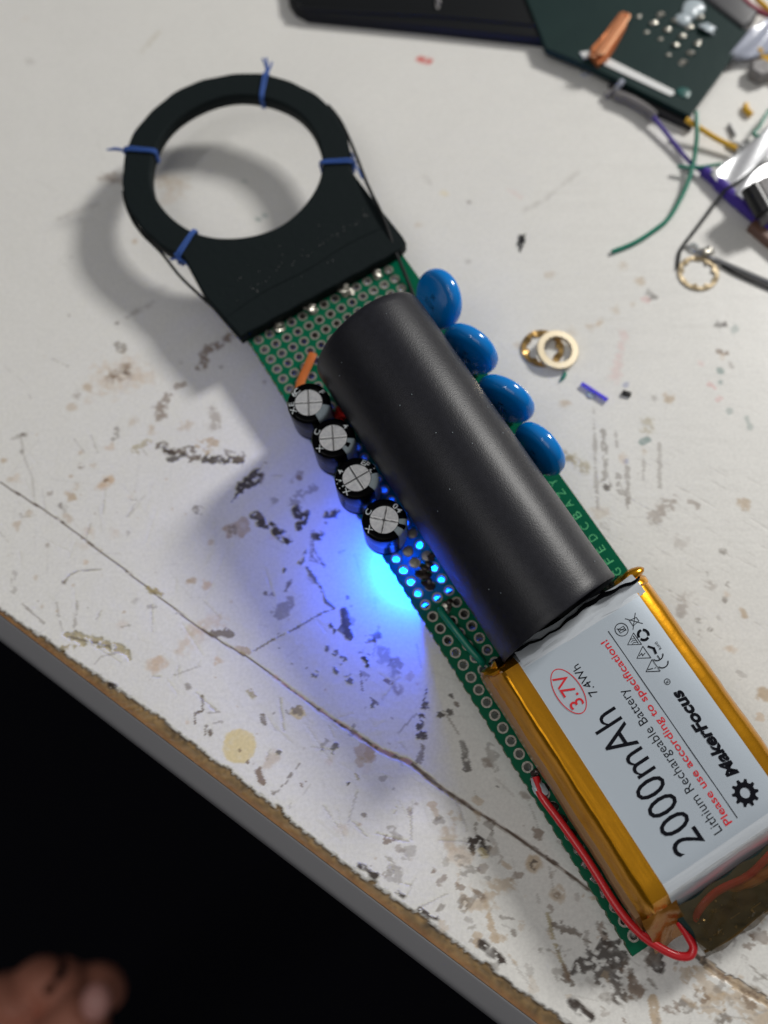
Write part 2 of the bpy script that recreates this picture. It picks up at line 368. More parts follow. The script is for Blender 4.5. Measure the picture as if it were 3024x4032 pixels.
paint(L((1245, 745), (1225, 790)), 1.6, 'grey', .55, .8, brk=.36); paint(L((1160, 705), (1190, 712)), .6, 'grey', .8, 1., brk=.35); paint(L((1310, 570), (1330, 520)), .4, 'dark', .7, 1., brk=.4)
paint(L((670, 1015), (695, 1000)), 1.6, 'warm', .8, .6, .6); paint(L((790, 935), (840, 860), (920, 830), (950, 820)), 1.8, 'warm', .45, .8, .8, brk=.3); paint(L((870, 900)), 2.2, 'warm', .3, .8, .8)
paint(L((1042, 1370)), 3.15, 'yellow', .95, .10, .08, brk=-1); paint(L((1080, 1437)), .4, 'brown', .8); paint(L((1042, 1387)), .35, 'brown', .7); paint(L((1298, 1220)), 1.3, 'yellow', .9, .35, .1); paint(L((1280, 1222)), .5, 'grey', .4)
# cracked paint and scratches
paint(L((285, 885), (330, 895), (430, 918), (520, 945), (552, 960), (568, 992)), [.7, 1.0, .9, .6, .5, .2], 'olive', .8, .8, dep=1.); paint(L((300, 893), (400, 915), (500, 938)), .25, 'dark', .5, 1.)
paint(L((245, 735), (255, 800), (272, 870)), .25, 'line', .5, 1.2, brk=.4); paint(L((335, 740), (325, 830), (318, 880)), .25, 'line', .6, 1.2, brk=.38); paint(L((280, 655), (300, 625), (345, 605), (440, 600)), .18, 'line', .8, .8, dep=.5)
paint(L((285, 655)), .5, 'grey', .9, .6); paint(L((270, 945), (345, 935)), [.9, .3], 'olive', .8, .8); paint(L((100, 750), (140, 790), (195, 835)), .22, 'line', .8, .8); paint(L((60, 620), (55, 660), (60, 705)), .6, 'line', .5, 1., brk=.4)
paint(L((90, 10), (105, 110), (140, 200), (150, 280)), .1, 'line', .5, .5); paint(L((410, 1010), (440, 980), (520, 960)), .15, 'line', .6, .9); paint(L((650, 760), (690, 770)), .7, 'line', .6, 1., brk=.42); paint(L((530, 850), (570, 843)), .1, 'line', .7)
paint(L((1105, 955), (1180, 910), (1280, 860), (1340, 825), (1400, 790), (1455, 772)), .16, 'grey', .8, .7, dep=.6); paint(L((1075, 1118), (1110, 1155)), .6, 'olive', .8, .5); paint(L((880, 1150), (885, 1215), (850, 1225), (848, 1270)), .2, 'grey', .9, .8)
paint(L((905, 1290), (908, 1315)), .7, 'grey', .9, .4); paint(L((900, 1225), (960, 1220)), .2, 'line', .7, 1.); paint(L((930, 1270), (975, 1262)), .25, 'line', .7, 1.2, brk=.35); paint(L((1145, 1240), (1150, 1270)), .45, 'grey', .8, .6)
paint(L((1120, 1480), (1145, 1530)), [1.0, .6], 'brown', .8, .9, brk=.25); paint(L((1160, 1450), (1190, 1420)), 1.2, 'tan', .5, .9, .5); paint(L((1195, 1570), (1240, 1530), (1305, 1440)), [.5, .2, .1], 'grey', .7, .6); paint(L((760, 1060), (870, 1020)), .1, 'line', .5)
paint(L((1492, 790), (1510, 850), (1528, 895)), [.9, 1.2, .6], 'dark', .85, 1.0, brk=.25); paint(L((1432, 825), (1455, 870)), .35, 'dark', .9, .8); paint(L((1335, 590), (1370, 640), (1400, 680), (1420, 740), (1465, 775)), .3, 'dark', .75, .9, brk=.3)
paint(L((1365, 430), (1360, 550), (1415, 585)), .15, 'grey', .7, .6)
for p, r_ in [((1425, 945), .6), ((1460, 960), .5), ((1462, 1035), .7), ((1372, 1055), .5), ((1520, 1080), .9), ((1600, 1000), .7), ((1630, 900), .7), ((1630, 1190), .5), ((1215, 940), .25), ((1515, 720), .5), ((1490, 1000), .7), ((1455, 1378), .6), ((1400, 1395), .4), ((1515, 1533), .25), ((1215, 1400), .45)]:
    paint(L(p), r_, 'dark', .75, 1.1, brk=.25)
paint(L((1610, 1400)), 1.0, 'tan', .9, .6); paint(L((1570, 1440)), .9, 'tan', .6); paint(L((1550, 1490), (1560, 1510)), .3, 'olive', .8)
# long crack parallel to the edge
ck = [(0, 1899), (120, 1975), (230, 2045), (360, 2145), (480, 2235), (600, 2330), (690, 2400), (780, 2470), (900, 2545), (976, 2568+20), (1080, 2665), (1180, 2740), (1290, 2820), (1400, 2890), (1500, 2955), (1612, 3001), (1740, 3105), (1880, 3198), (2030, 3292), (2180, 3396), (2310, 3495), (2450, 3590)]
paint(ck, [.2, .2, .2, .2, .2, .2, .2, .2, .24, .2, .22, .25, .32, .4, .5, .55, .5, .42, .38, .38, .45, .35], 'brown', .9, .35, brk=-1, dep=.6, soft=.5)
paint(ck, [.08]*9+[.1, .12, .14, .16, .18, .2, .22, .22, .25, .25, .28, .28, .2], 'dark', .6, .8, brk=.1)
paint(ck[10:16], .4, 'pink', .5, 1.2, brk=.45)
paint(L((650, 685), (700, 705)), [.8, .5], 'olive', .9, .6); paint(L((930, 870), (1000, 885)), .7, 'grey', .8, 1., brk=.3); paint(L((1030, 940), (1085, 960)), .6, 'tan', .8, .8)
paint([(2724, 3750), (2790, 3800), (2890, 3870), (3024, 3950), (3200, 4080)], [.3, .7, .8, .7, .7], 'tan', .9, .7, dep=1.5); paint([(2724, 3750), (2790, 3800), (2890, 3870), (3024, 3950)], .25, 'brown', .7, 1.)
# --- lower middle field
paint(B((350, 120), (345, 180), (330, 200)), [.8, 1.0, .5], 'dark', .85, 1.1, brk=.25); paint(B((355, 75), (362, 90)), .6, 'dark', .8, 1.); paint(B((415, 110)), .7, 'dark', .85, 1.); paint(B((453, 100)), .45, 'dark', .8, .9); paint(B((348, 235), (340, 285)), .6, 'grey', .7, 1., brk=.3)
paint(B((500, 220), (512, 260), (520, 305)), [.6, .9, .7], 'dark', .75, 1., brk=.28); paint(B((608, 240), (612, 300)), 1.2, 'grey', .45, .9, brk=.35); paint(B((115, 240), (150, 270)), 1.1, 'tan', .7, .9, brk=.3); paint(B((590, 295)), .9, 'brown', .4, .9)
paint(B((563, 605)), 1.75, 'dark', .95, .35, .1, brk=0); paint(B((572, 625), (585, 645)), .45, 'yellow', .5, .9); paint(B((770, 675)), 1.6, 'tan', .85, .35, .3); paint(B((770, 680)), .8, 'dark', .75, .6); paint(B((862, 790)), 1.5, 'tan', .7, .4, .3); paint(B((862, 795)), .7, 'brown', .7, .7)
paint(B((728, 410), (735, 420)), 1.0, 'brown', .55, .8, .5); paint(B((440, 565), (450, 590)), 1.6, 'tan', .6, .7, .6); paint(B((480, 640), (510, 660)), 1.8, 'warm', .5, .7, .6); paint(B((395, 455), (400, 480)), .9, 'tan', .7, .9); paint(B((470, 490)), 1.1, 'tan', .5, .9, brk=.3); paint(B((560, 435)), .9, 'tan', .6, .8)
paint(B((560, 815), (600, 790), (680, 750)), [2.4, 2.2, 1.2], 'tan', .65, 1., .5, brk=.3); paint(B((510, 820), (570, 790)), .9, 'grey', .5, 1., brk=.35); paint(B((600, 880), (630, 960)), .6, 'tan', .8, 1., brk=.25); paint(B((215, 580)), .8, 'brown', .7, 1., brk=.3); paint(B((130, 490)), .5, 'grey', .7, 1.); paint(B((70, 370)), .25, 'dark', .8); paint(B((635, 380)), .4, 'dark', .7)
paint(B((775, 550), (790, 565)), .7, 'brown', .7, 1.); paint(B((835, 940)), .8, 'tan', .6, 1.); paint(B((820, 860), (840, 930), (860, 1000), (905, 1110)), [.4, .5, .4, .2], 'olive', .8, .9); paint(B((860, 910), (920, 930), (990, 975)), [.9, .6, .2], 'grey', .8, .9, brk=.2)
paint(B((1020, 900), (1055, 985)), .6, 'brown', .7, .9, brk=.2); paint(B((935, 1085), (1000, 1030), (1060, 1000), (1100, 1040)), [1.0, 1.5, 2.0, 1.6], 'dark', .85, 1.0, brk=.28); paint(B((1010, 1080), (1060, 1110), (1090, 1170)), [1.8, 2.2, 1.2], 'dark', .8, 1.0, brk=.30); paint(B((1150, 1130), (1160, 1150)), 1.2, 'brown', .8, 1., brk=.3)
paint(B((1000, 1120), (1100, 1150)), 3.2, 'grey', .35, .9, .8, brk=.25); paint(B((890, 1110), (920, 1130)), .6, 'grey', .8, 1., brk=.3)
paint(C7((90, 1440), (60, 1520), (110, 1570)), 1.2, 'dark', .9, .6); paint(C7((640, 1470)), .3, 'dark', .9, .3); paint(C7((470, 1400), (560, 1470), (640, 1540)), .5, 'dark', .7, .8); paint(C7((400, 1620), (440, 1660)), 1.3, 'tan', .7, 1., brk=.28)
paint(C7((590, 1700), (620, 1800), (700, 1850)), 1.6, 'tan', .6, 1., brk=.3); paint(C7((70, 1950), (95, 2212)), .9, 'tan', .9, .4); paint(C7((240, 2060), (310, 2070)), 1.0, 'brown', .65, .9, brk=.2); paint(C7((410, 1980), (440, 2040)), .8, 'grey', .7, 1., brk=.25); paint(C7((700, 2000), (800, 1990)), 1.6, 'tan', .6, 1.1, brk=.35)
paint(C7((570, 1880), (620, 1920)), .9, 'brown', .6, 1., brk=.3); paint(C7((1000, 1950), (1150, 2050), (1250, 2120)), 3.0, 'tan', .7, 1., .4, brk=.3); paint(C7((1150, 1940)), 1.4, 'brown', .6, 1., brk=.3); paint(C7((1090, 1530), (1340, 1720)), .12, 'line', .8, .4); paint(C7((860, 2170)), 1.2, 'grey', .7, 1., brk=.3)
paint(C7((980, 1150), (1000, 1200)), 1.4, 'grey', .7, .9, brk=.2); paint(C7((1230, 1220), (1280, 1250)), 1.3, 'brown', .6, 1.1, brk=.32); paint(C7((1140, 1290), (1090, 1340)), .8, 'brown', .6, 1.1, brk=.3); paint(C7((1280, 1010)), 1.2, 'tan', .6, 1., brk=.3); paint(C7((1130, 1110)), .7, 'brown', .6, 1.); paint(C7((770, 1310)), .6, 'tan', .5, 1.)
# --- around the blue pool of light
paint(C4((360, 1750), (355, 1900), (350, 2090), (410, 2100)), .12, 'grey', .6, .6); paint(C4((380, 1950), (440, 2050), (510, 2150)), .25, 'dark', .5, .8); paint(C4((400, 1820), (490, 1790)), .7, 'dark', .7, 1.1, brk=.25); paint(C4((20, 1800), (90, 1850)), 1.0, 'dark', .7, 1.1, brk=.25)
paint(C4((680, 2000), (760, 1960)), .25, 'dark', .35, .8); paint(C4((570, 1560), (640, 1560)), .8, 'dark', .6, .9); paint(C4((530, 1660)), .35, 'dark', .6, .9); paint(C4((200, 1180), (240, 1110)), 1., 'brown', .5, 1., .5, brk=.2)
paint(F5((105, 760), (160, 750)), .9, 'dark', .7, 1.1, brk=.25); paint(F5((190, 850), (210, 900)), 1.2, 'grey', .5, 1., .5, brk=.2); paint(F5((270, 970), (285, 1020), (310, 950)), 1.0, 'grey', .6, 1., .4, brk=.2); paint(F5((70, 910), (90, 960)), .5, 'dark', .9, .9); paint(F5((215, 1070), (255, 1085)), .4, 'brown', .8, .8)
paint(F5((305, 1135)), 1.25, 'brown', .6, .45, .4); paint(F5((390, 1040)), .9, 'tan', .5, .9); paint(F5((480, 1265), (510, 1270)), .6, 'dark', .85, 1.); paint(F5((485, 1250), (520, 1130)), .1, 'dark', .8, .5); paint(F5((690, 1185)), .6, 'dark', .8, 1.); paint(F5((733, 1240)), .5, 'grey', .8, 1.); paint(F5((105, 1190), (160, 1240)), .2, 'grey', .8, 1.)
paint(F5((135, 480)), 1.9, 'teal', .22, .9, .8, brk=.35); paint(F5((35, 1000), (50, 1140)), .12, 'grey', .8, .3); paint(F5((640, 1290), (750, 1460)), .1, 'line', .8, .3); paint(F5((310, 1450), (440, 1310)), .15, 'line', .7, .6)
# --- right field
paint(Rr((545, 570), (555, 800), (560, 1000), (572, 1220)), [.25, .4, .55, .3], 'grey', .45, 1., .6, brk=.28); paint(Rr((605, 720), (620, 900), (628, 1080)), [.5, .6, .8], 'grey', .55, 1., .5, brk=.28); paint(Rr((628, 1060), (630, 1090)), .6, 'dark', .6, .8)
paint(Rr((685, 720), (700, 830)), .4, 'line', .6, 1., brk=.3); paint(Rr((700, 1000), (710, 1100), (750, 1150), (765, 1220)), .55, 'grey', .5, 1., brk=.3); paint(Rr((765, 960), (768, 1180)), .45, 'line', .7, 1., brk=.3); paint(Rr((965, 800), (968, 1080)), .35, 'line', .6, 1., brk=.25); paint(Rr((870, 900), (860, 1030)), .3, 'line', .5, 1., brk=.3)
paint(Rr((320, 840), (380, 900)), 1.2, 'brown', .5, .9, .6, brk=.2); paint(Rr((400, 890), (470, 930), (490, 945)), 1.4, 'olive', .6, .8, .7, brk=.15); paint(Rr((1070, 1165), (980, 1215), (940, 1270)), 1.3, 'brown', .5, 1., .5, brk=.3); paint(Rr((1165, 1180), (1205, 1200)), .8, 'brown', .5, .9, brk=.25); paint(Rr((1490, 1180), (1520, 1195)), 1.2, 'tan', .7, .9, .5)
paint(Rr((885, 660), (890, 710)), 1.5, 'olive', .55, .7, .7); paint(Rr((855, 795), (890, 783)), .8, 'teal', .85, .4, .3); paint(Rr((1020, 520)), 1.3, 'tan', .7, .8, .7); paint(Rr((360, 550)), 1.3, 'tan', .6, .8, .7); paint(Rr((740, 100), (710, 250), (685, 390)), [1.2, 1.2, 1.5], 'pink', .35, .8, .9)
paint(Rr((1330, 40), (1360, 50), (1390, 45)), 1.0, 'dark', .8, 1., .5, brk=.2); paint(Rr((1440, 45), (1445, 80)), .8, 'teal', .5, 1., .5); paint(Rr((1345, 220), (1385, 225)), .9, 'brown', .8, .7, .5); paint(Rr((1360, 250)), 1.1, 'warm', .6, .8, .6); paint(Rr((1355, 340)), .9, 'teal', .8, .8, .5); paint(Rr((1420, 290), (1430, 320)), .7, 'grey', .4, .8, .6); paint(Rr((1355, 415)), .9, 'teal', .8, .8, .5)
paint(Rr((1300, 430)), .8, 'pink', .7, .9); paint(Rr((1350, 515)), .7, 'pink', .6, .9); paint(Rr((1410, 600)), .8, 'teal', .5, .9); paint(Rr((1520, 640), (1545, 700)), .6, 'teal', .5, .8, .6); paint(Rr((590, 40)), 1.2, 'warm', .4, .8, .8); paint(Rr((750, 430)), .8, 'blue', .5, .6, .5); paint(Rr((935, 515)), .9, 'line', .5, .8, .7); paint(Rr((755, 912)), .7, 'blue', .6, .8, .5); paint(Rr((730, 890)), 1.3, 'warm', .5, .8, .6)
paint(Rr((865, 850)), 1.1, 'tan', .5, .8, .6); paint(Rr((1360, 1495)), .7, 'grey', .6, .9); paint(Rr((620, 1330)), 1.1, 'grey', .35, .9, .6); paint(Rr((590, 1240)), 1.6, 'tan', .35, .9, .6); paint(Rr((1080, 1440), (1130, 1450)), 1.6, 'brown', .25, .9, .8); paint(Rr((1230, 290)), 1.0, 'pink', .4, .9, .8)
paint(R6((560, 400), (520, 500), (490, 630)), [1.6, 1.5, .8], 'brown', .40, .8, .7, brk=.2); paint(R6((985, 455)), .9, 'grey', .65, .9, .5); paint(R6((1000, 390)), .9, 'warm', .5, .9, .7); paint(R6((700, 665)), .8, 'grey', .55, .7, .5); paint(R6((830, 775)), .7, 'grey', .65, .9, .5); paint(R6((700, 790)), .9, 'brown', .4, 1., .5, brk=.2); paint(R6((1170, 560), (1200, 620)), .8, 'tan', .8, .8, .5)
paint(R6((1040, 990)), 1.0, 'warm', .6, .8, .6); paint(R6((1380, 1480), (1420, 1500)), 1.3, 'tan', .85, .7, .5); paint(R6((850, 300)), 1.3, 'brown', .3, .9, .7); paint(R6((770, 175)), .6, 'grey', .5, .9); paint(R6((1010, 280)), .6, 'grey', .5, .9); paint(R6((1160, 1260)), 1.0, 'line', .5, 1., brk=.3); paint(R6((1350, 1720)), .8, 'warm', .6, .9); paint(R6((910, 640)), .7, 'grey', .25, .9, .7)
# --- upper field (far, out of focus)
paint(T4((380, 185), (500, 200)), 2.0, 'brown', .55, .8, .8); paint(T4((820, 200), (930, 225)), 3.2, 'tan', .5, .6, .9); paint(T4((870, 330)), 3.6, 'warm', .3, .6, .9); paint(T4((608, 648)), 1.0, 'tan', .8, .5, .7)
paint(T4((430, 1620), (560, 1620), (700, 1630)), [5.0, 5.5, 3.5], 'warm', .55, .7, 1.0); paint(T4((460, 1620), (540, 1600)), 2.3, 'brown', .75, .6, .9); paint(T4((540, 1605)), 1.0, 'dark', .5, .8, .8)
paint(T4((1300, 1325), (1240, 1390), (1150, 1420), (1110, 1470), (1110, 1540), (1070, 1570)), [1.3, 1.2, 1.3, .9, 1.3, .9], 'brown', .75, .9, .5, brk=.12); paint(T4((960, 1690), (920, 1700)), .9, 'brown', .6, 1., brk=.2); paint(T4((870, 1760), (800, 1830), (790, 1890)), [1.2, 1.2, 1.5], 'brown', .65, 1., .5, brk=.25); paint(T4((1180, 1890), (1180, 1980)), 1.5, 'brown', .4, 1., .5, brk=.35)
for p, r_, t_, a_ in [((990, 1990), 1.5, 'tan', .5), ((740, 2010), 1.5, 'tan', .6), ((190, 1765), 1.1, 'brown', .5), ((150, 1850), 1.2, 'tan', .5), ((268, 1710), 1.1, 'tan', .6), ((485, 1240), .5, 'grey', .7), ((1550, 1665), .7, 'brown', .6), ((950, 1530), .9, 'grey', .5), ((1240, 1550), .7, 'grey', .5), ((590, 1950), 1.2, 'tan', .4), ((1410, 210), .8, 'teal', .5), ((1500, 490), .9, 'teal', .7), ((1555, 465), .9, 'teal', .5)]:
    paint(T4(p), r_, t_, a_, .8, .7)
paint(T4((60, 480), (200, 420), (330, 380)), 1.2, 'line', .35, .6, 1.); paint(T4((550, 1200), (650, 1140), (740, 1090)), [.6, 1.2, .8], 'grey', .4, .6, 1.)
paint([(1655, 232), (1685, 240)], 1.1, 'red', .9, .5, .5); paint(T8((340, 552)), 1.0, 'grey', .7, .5, .7); paint(T8((205, 495)), 1.1, 'yellow', .6, .6, .8); paint(T8((1325, 1040), (1345, 1060)), 1.1, 'dark', .6, .9, .6, brk=.1); paint(T8((1300, 1080)), 1.0, 'pink', .5, .8); paint(T8((1270, 980)), 1.2, 'tan', .6, .7, .8)
for p in [(1060, 1200), (780, 940), (1140, 1130), (1230, 1105), (995, 1230), (895, 1255), (70, 675), (610, 1330), (1180, 900)]: paint(T8(p), 1.2, 'tan', .4, .8, .8)
paint(T8((640, 590), (760, 530), (880, 430), (930, 390)), .8, 'line', .35, .7, 1.); paint(T8((560, 480), (620, 520)), .8, 'pink', .25, .7, 1.); paint(T8((100, 400), (130, 440)), .8, 'line', .3, .7, 1.); paint(T8((335, 870)), 1.0, 'line', .6, .7, .8)
paint([(560, 200), (590, 170), (640, 110)], [.8, 1.2, .5], 'olive', .3, .7, 1.)
# --- fine random wear: denser towards the edge and the lower right
W0 = tp(0, 2420)
for i in range(430):
    s_ = rng.uniform(s0, s1); t_ = rng.gamma(1.5, 17.)+2.6
    if t_ > 190: continue
    p = E0+eD*s_+eN*t_; pr = rng.random(); k = .5 if t_ < 70 else .8
    near = s_ > 70
    if pr < .50: paint([p], rng.uniform(.10, .34 if t_ < 70 else .55), rng.choice(['grey', 'brown', 'tan', 'tan']), rng.uniform(.25, .75)*(1 if t_ < 70 else .4), 1.0, .6, world=True)
    elif pr < .86:
        a_ = rng.normal(-1.2, .5) if rng.random() < .6 else rng.uniform(0, 3.14); l_ = rng.uniform(.8, 6); paint([p, p+np.array([math.cos(a_), math.sin(a_)])*l_], rng.uniform(.05, .14), 'line', rng.uniform(.15, .5)*(1 if t_ < 60 else .25), .7, dep=.4, world=True)
    elif pr < .95: paint([p, p+rng.normal(0, 1, 2)], rng.uniform(.4, 1.0), 'grey', rng.uniform(.3, .7)*(1 if t_ < 80 else .5), 1.1, brk=.36, world=True)
    else: paint([p], rng.uniform(.6, 1.6), 'warm', rng.uniform(.2, .5), .8, .8, world=True)
for i in range(150):                        # chips in the lower right corner
    c_ = rng.choice(4); P0 = [(2500, 3850), (2850, 3800), (2000, 3700), (1700, 3400)][c_]; p = np.array(P0)+rng.normal(0, 1, 2)*np.array([260, 170]); p = tp(*p)[:2]
    if w2st(p)[1] < 3: continue
    paint([p, p+rng.normal(0, .8, 2)], rng.uniform(.15, .8), rng.choice(['tan', 'grey', 'brown', 'line']), rng.uniform(.3, .7), 1.1, brk=.3*(rng.random() < .6), world=True)
for i in range(330):                        # pressed-in scratches that only catch the light
    s_ = rng.uniform(s0, s1); t_ = rng.gamma(1.6, 18.)+3; a_ = rng.choice([-1.25, -.6, .9])+rng.normal(0, .35); p = E0+eD*s_+eN*t_; l_ = rng.uniform(1, 9)
    if t_ < 120: paint([p, p+np.array([math.cos(a_), math.sin(a_)])*l_], .17, 'line', rng.uniform(.03, .15), .5, dep=1.0*rng.choice([-.6, 1]), world=True)
# brushed scuffs on the right
for i in range(170):
    p = np.array([2620, 2120])+rng.normal(0, 1, 2)*np.array([230, 200]); q = p+np.array([1, .55])*rng.uniform(10, 70); paint([tuple(p), tuple(q)], rng.uniform(.06, .16), 'line', rng.uniform(.08, .25), .6, .8, dep=.5)
# chipped strip along the front: bare wood where the paint is gone
lim = 1.2+.85*np.clip((SS-8)/25, 0, 1)+2.2*(fbm(shp, 55, 77, 6)-.5)+2.2*np.clip(fbm(shp, 11, 87, 4)-.52, 0, 1)+.5*(n_grain-.5)
wm = np.clip((lim-TT)/.18, 0, 1)
wood = np.array([.20, .125, .05])*(1+.7*(lattice(shp, 7, 97)-.5)+.6*(n_grain-.5))[..., None]*(1-.35*np.clip((n_mid-.55)*6, 0, 1))[..., None]
red_ = np.clip((1.2-TT)/1.0, 0, 1)[..., None]
wood = wood*(1-red_*.7)+np.array([.22, .095, .03])*red_*.7
colr = colr*(1-wm[..., None])+wood*wm[..., None]
rim = np.clip(1-abs(TT-lim-.18)/.22, 0, 1)*.35; colr *= (1-rim[..., None])
zz = -.35*wm - .10*np.clip(relief*-1, 0, 2)
relief -= .8*wm*(n_grain)
for a_, b_, w_ in [((1903, 3718), (1975, 3785), 1.0), ((2256, 3947), (2320, 4000), 1.0), ((1414, 3407), (1477, 3448), .7), ((1653, 3583), (1716, 3614), .6), ((1560, 3512), (1590, 3530), .4), ((430, 2695), (450, 2705), .7)]:
    paint([a_, b_], w_, 'dark', .92, .5, .5)
verts = np.stack([X*S, Y*S, zz*S], -1).reshape(-1, 3)
me = bpy.data.meshes.new('tabletop'); nv = len(verts)
idx = np.arange(nv).reshape(shp); q = np.stack([idx[:-1, :-1], idx[:-1, 1:], idx[1:, 1:], idx[1:, :-1]], -1).reshape(-1, 4)
if np.cross(verts[q[0, 1]]-verts[q[0, 0]], verts[q[0, 3]]-verts[q[0, 0]])[2] < 0: q = q[:, ::-1]
me.vertices.add(nv); me.vertices.foreach_set('co', verts.ravel().astype(np.float32))
me.loops.add(q.size); me.loops.foreach_set('vertex_index', q.ravel().astype(np.int32)); me.polygons.add(len(q)); me.polygons.foreach_set('loop_start', np.arange(0, q.size, 4, dtype=np.int32)); me.polygons.foreach_set('loop_total', np.full(len(q), 4, np.int32))
me.update(); me.validate(); me.polygons.foreach_set('use_smooth', np.ones(len(q), bool))
ca = me.attributes.new('paint', 'FLOAT_COLOR', 'POINT'); cc = np.ones((nv, 4), np.float32); cc[:, :3] = np.clip(colr, 0, 1).reshape(-1, 3); ca.data.foreach_set('color', cc.ravel())
ra = me.attributes.new('relief', 'FLOAT', 'POINT'); ra.data.foreach_set('value', relief.ravel().astype(np.float32))
tm = bpy.data.materials.new('worn white paint'); tm.use_nodes = True; nt = tm.node_tree; b = nt.nodes['Principled BSDF']
at = nt.nodes.new('ShaderNodeAttribute'); at.attribute_name = 'paint'; ar = nt.nodes.new('ShaderNodeAttribute'); ar.attribute_name = 'relief'
t = nt.nodes.new('ShaderNodeTexCoord')
n1 = nt.nodes.new('ShaderNodeTexNoise'); n1.inputs['Scale'].default_value = 1600; n1.inputs['Detail'].default_value = 3
n2 = nt.nodes.new('ShaderNodeTexNoise'); n2.inputs['Scale'].default_value = 160; n2.inputs['Detail'].default_value = 6
mp = nt.nodes.new('ShaderNodeMapping'); mp.inputs['Rotation'].default_value = (0, 0, math.radians(32)); mp.inputs['Scale'].default_value = (60, 900, 1)
n3 = nt.nodes.new('ShaderNodeTexNoise'); n3.inputs['Scale'].default_value = 1; n3.inputs['Detail'].default_value = 3
nt.links.new(t.outputs['Object'], mp.inputs[0]); nt.links.new(mp.outputs[0], n3.inputs['Vector'])
for n in (n1, n2): nt.links.new(t.outputs['Object'], n.inputs['Vector'])
mr = nt.nodes.new('ShaderNodeMapRange'); mr.inputs[1].default_value = .3; mr.inputs[2].default_value = .7; mr.inputs[3].default_value = .93; mr.inputs[4].default_value = 1.05
nt.links.new(n1.outputs['Fac'], mr.inputs[0])
mx = nt.nodes.new('ShaderNodeVectorMath'); mx.operation = 'SCALE'; nt.links.new(at.outputs['Color'], mx.inputs[0]); nt.links.new(mr.outputs[0], mx.inputs['Scale']); nt.links.new(mx.outputs[0], b.inputs['Base Color'])
rr_ = nt.nodes.new('ShaderNodeMapRange'); rr_.inputs[1].default_value = .3; rr_.inputs[2].default_value = .7; rr_.inputs[3].default_value = .30; rr_.inputs[4].default_value = .52
nt.links.new(n3.outputs['Fac'], rr_.inputs[0]); nt.links.new(rr_.outputs[0], b.inputs['Roughness'])
b.inputs['Specular IOR Level'].default_value = .45
bp = nt.nodes.new('ShaderNodeBump'); bp.inputs['Distance'].default_value = .12*S; bp.inputs['Strength'].default_value = .8; nt.links.new(ar.outputs['Fac'], bp.inputs['Height'])
b2 = nt.nodes.new('ShaderNodeBump'); b2.inputs['Distance'].default_value = .25*S; b2.inputs['Strength'].default_value = .35; nt.links.new(n2.outputs['Fac'], b2.inputs['Height']); nt.links.new(bp.outputs[0], b2.inputs['Normal'])
b3 = nt.nodes.new('ShaderNodeBump'); b3.inputs['Distance'].default_value = .03*S; b3.inputs['Strength'].default_value = .5; nt.links.new(n3.outputs['Fac'], b3.inputs['Height']); nt.links.new(b2.outputs[0], b3.inputs['Normal']); nt.links.new(b3.outputs[0], b.inputs['Normal'])
me.materials.append(tm)
table = empty('table', (0, 0, -30)); tag(table, 'worn white painted table with chipped brown edge, burn marks and grey edge band', 'table')
top = bpy.data.objects.new('tabletop', me); COL.objects.link(top); top.parent = table; top.location = (0, 0, .03)
def stp(s, t_, z): return (E0[0]+s*eD[0]+t_*eN[0], E0[1]+s*eD[1]+t_*eN[1], z+30)
A0, A1 = sv[0], sv[-1]
prof = [(.02, -.5), (-.2, -.34), (-.5, -.32), (-2.6, -.36), (-3.3, -.45), (-3.6, -.7), (-3.75, -1.2), (-3.8, -3), (-3.8, -24), (0.02, -24)]
g = G(); ss_ = np.linspace(A0, A1, 120)
V = []; 
for s in ss_:
    V += [stp(s, a, z) for a, z in prof]
F = [(i*len(prof)+k, (i+1)*len(prof)+k, (i+1)*len(prof)+(k+1) % len(prof), i*len(prof)+(k+1) % len(prof)) for i in range(len(ss_)-1) for k in range(len(prof))]
g.add(V, F); g.build('edge_band', M['bandgrey'], table, auto=60)
g = G(); V = [stp(s, a, z) for s in (A0, A1) for a, z in ((.03, -.6), (tv[-1], -.6), (tv[-1], -24), (.03, -24))]
g.add(V, [(0, 1, 5, 4), (1, 2, 6, 5), (2, 3, 7, 6), (3, 0, 4, 7), (0, 3, 2, 1), (4, 5, 6, 7)]); g.build('table_core', M['brown'], table, smooth=False)
fl = mk('floor', [(-3000, -3000, -720), (3000, -3000, -720), (3000, 3000, -720), (-3000, 3000, -720)], [(0, 1, 2, 3)], M['floor'], smooth=False); tag(fl, kind='structure')

# ----------------------------------------------------------------------------
# the device: everything soldered or strapped to one perforated board
# ----------------------------------------------------------------------------
dev = bpy.data.objects.new('handheld_coil_device', None); COL.objects.link(dev); dev.empty_display_size = .01
ux, uy, uz = M3@UB, M3@(-VB), M3@NB; ul = c2w(TB)*S
dev.matrix_world = Matrix(((ux[0], uy[0], uz[0], ul[0]), (ux[1], uy[1], uz[1], ul[1]), (ux[2], uy[2], uz[2], ul[2]), (0, 0, 0, 1)))
tag(dev, 'homemade device with black ring, black tube, blue discs and battery on a green board', 'electronic device')
PI2 = 2*math.pi; P = 2.54
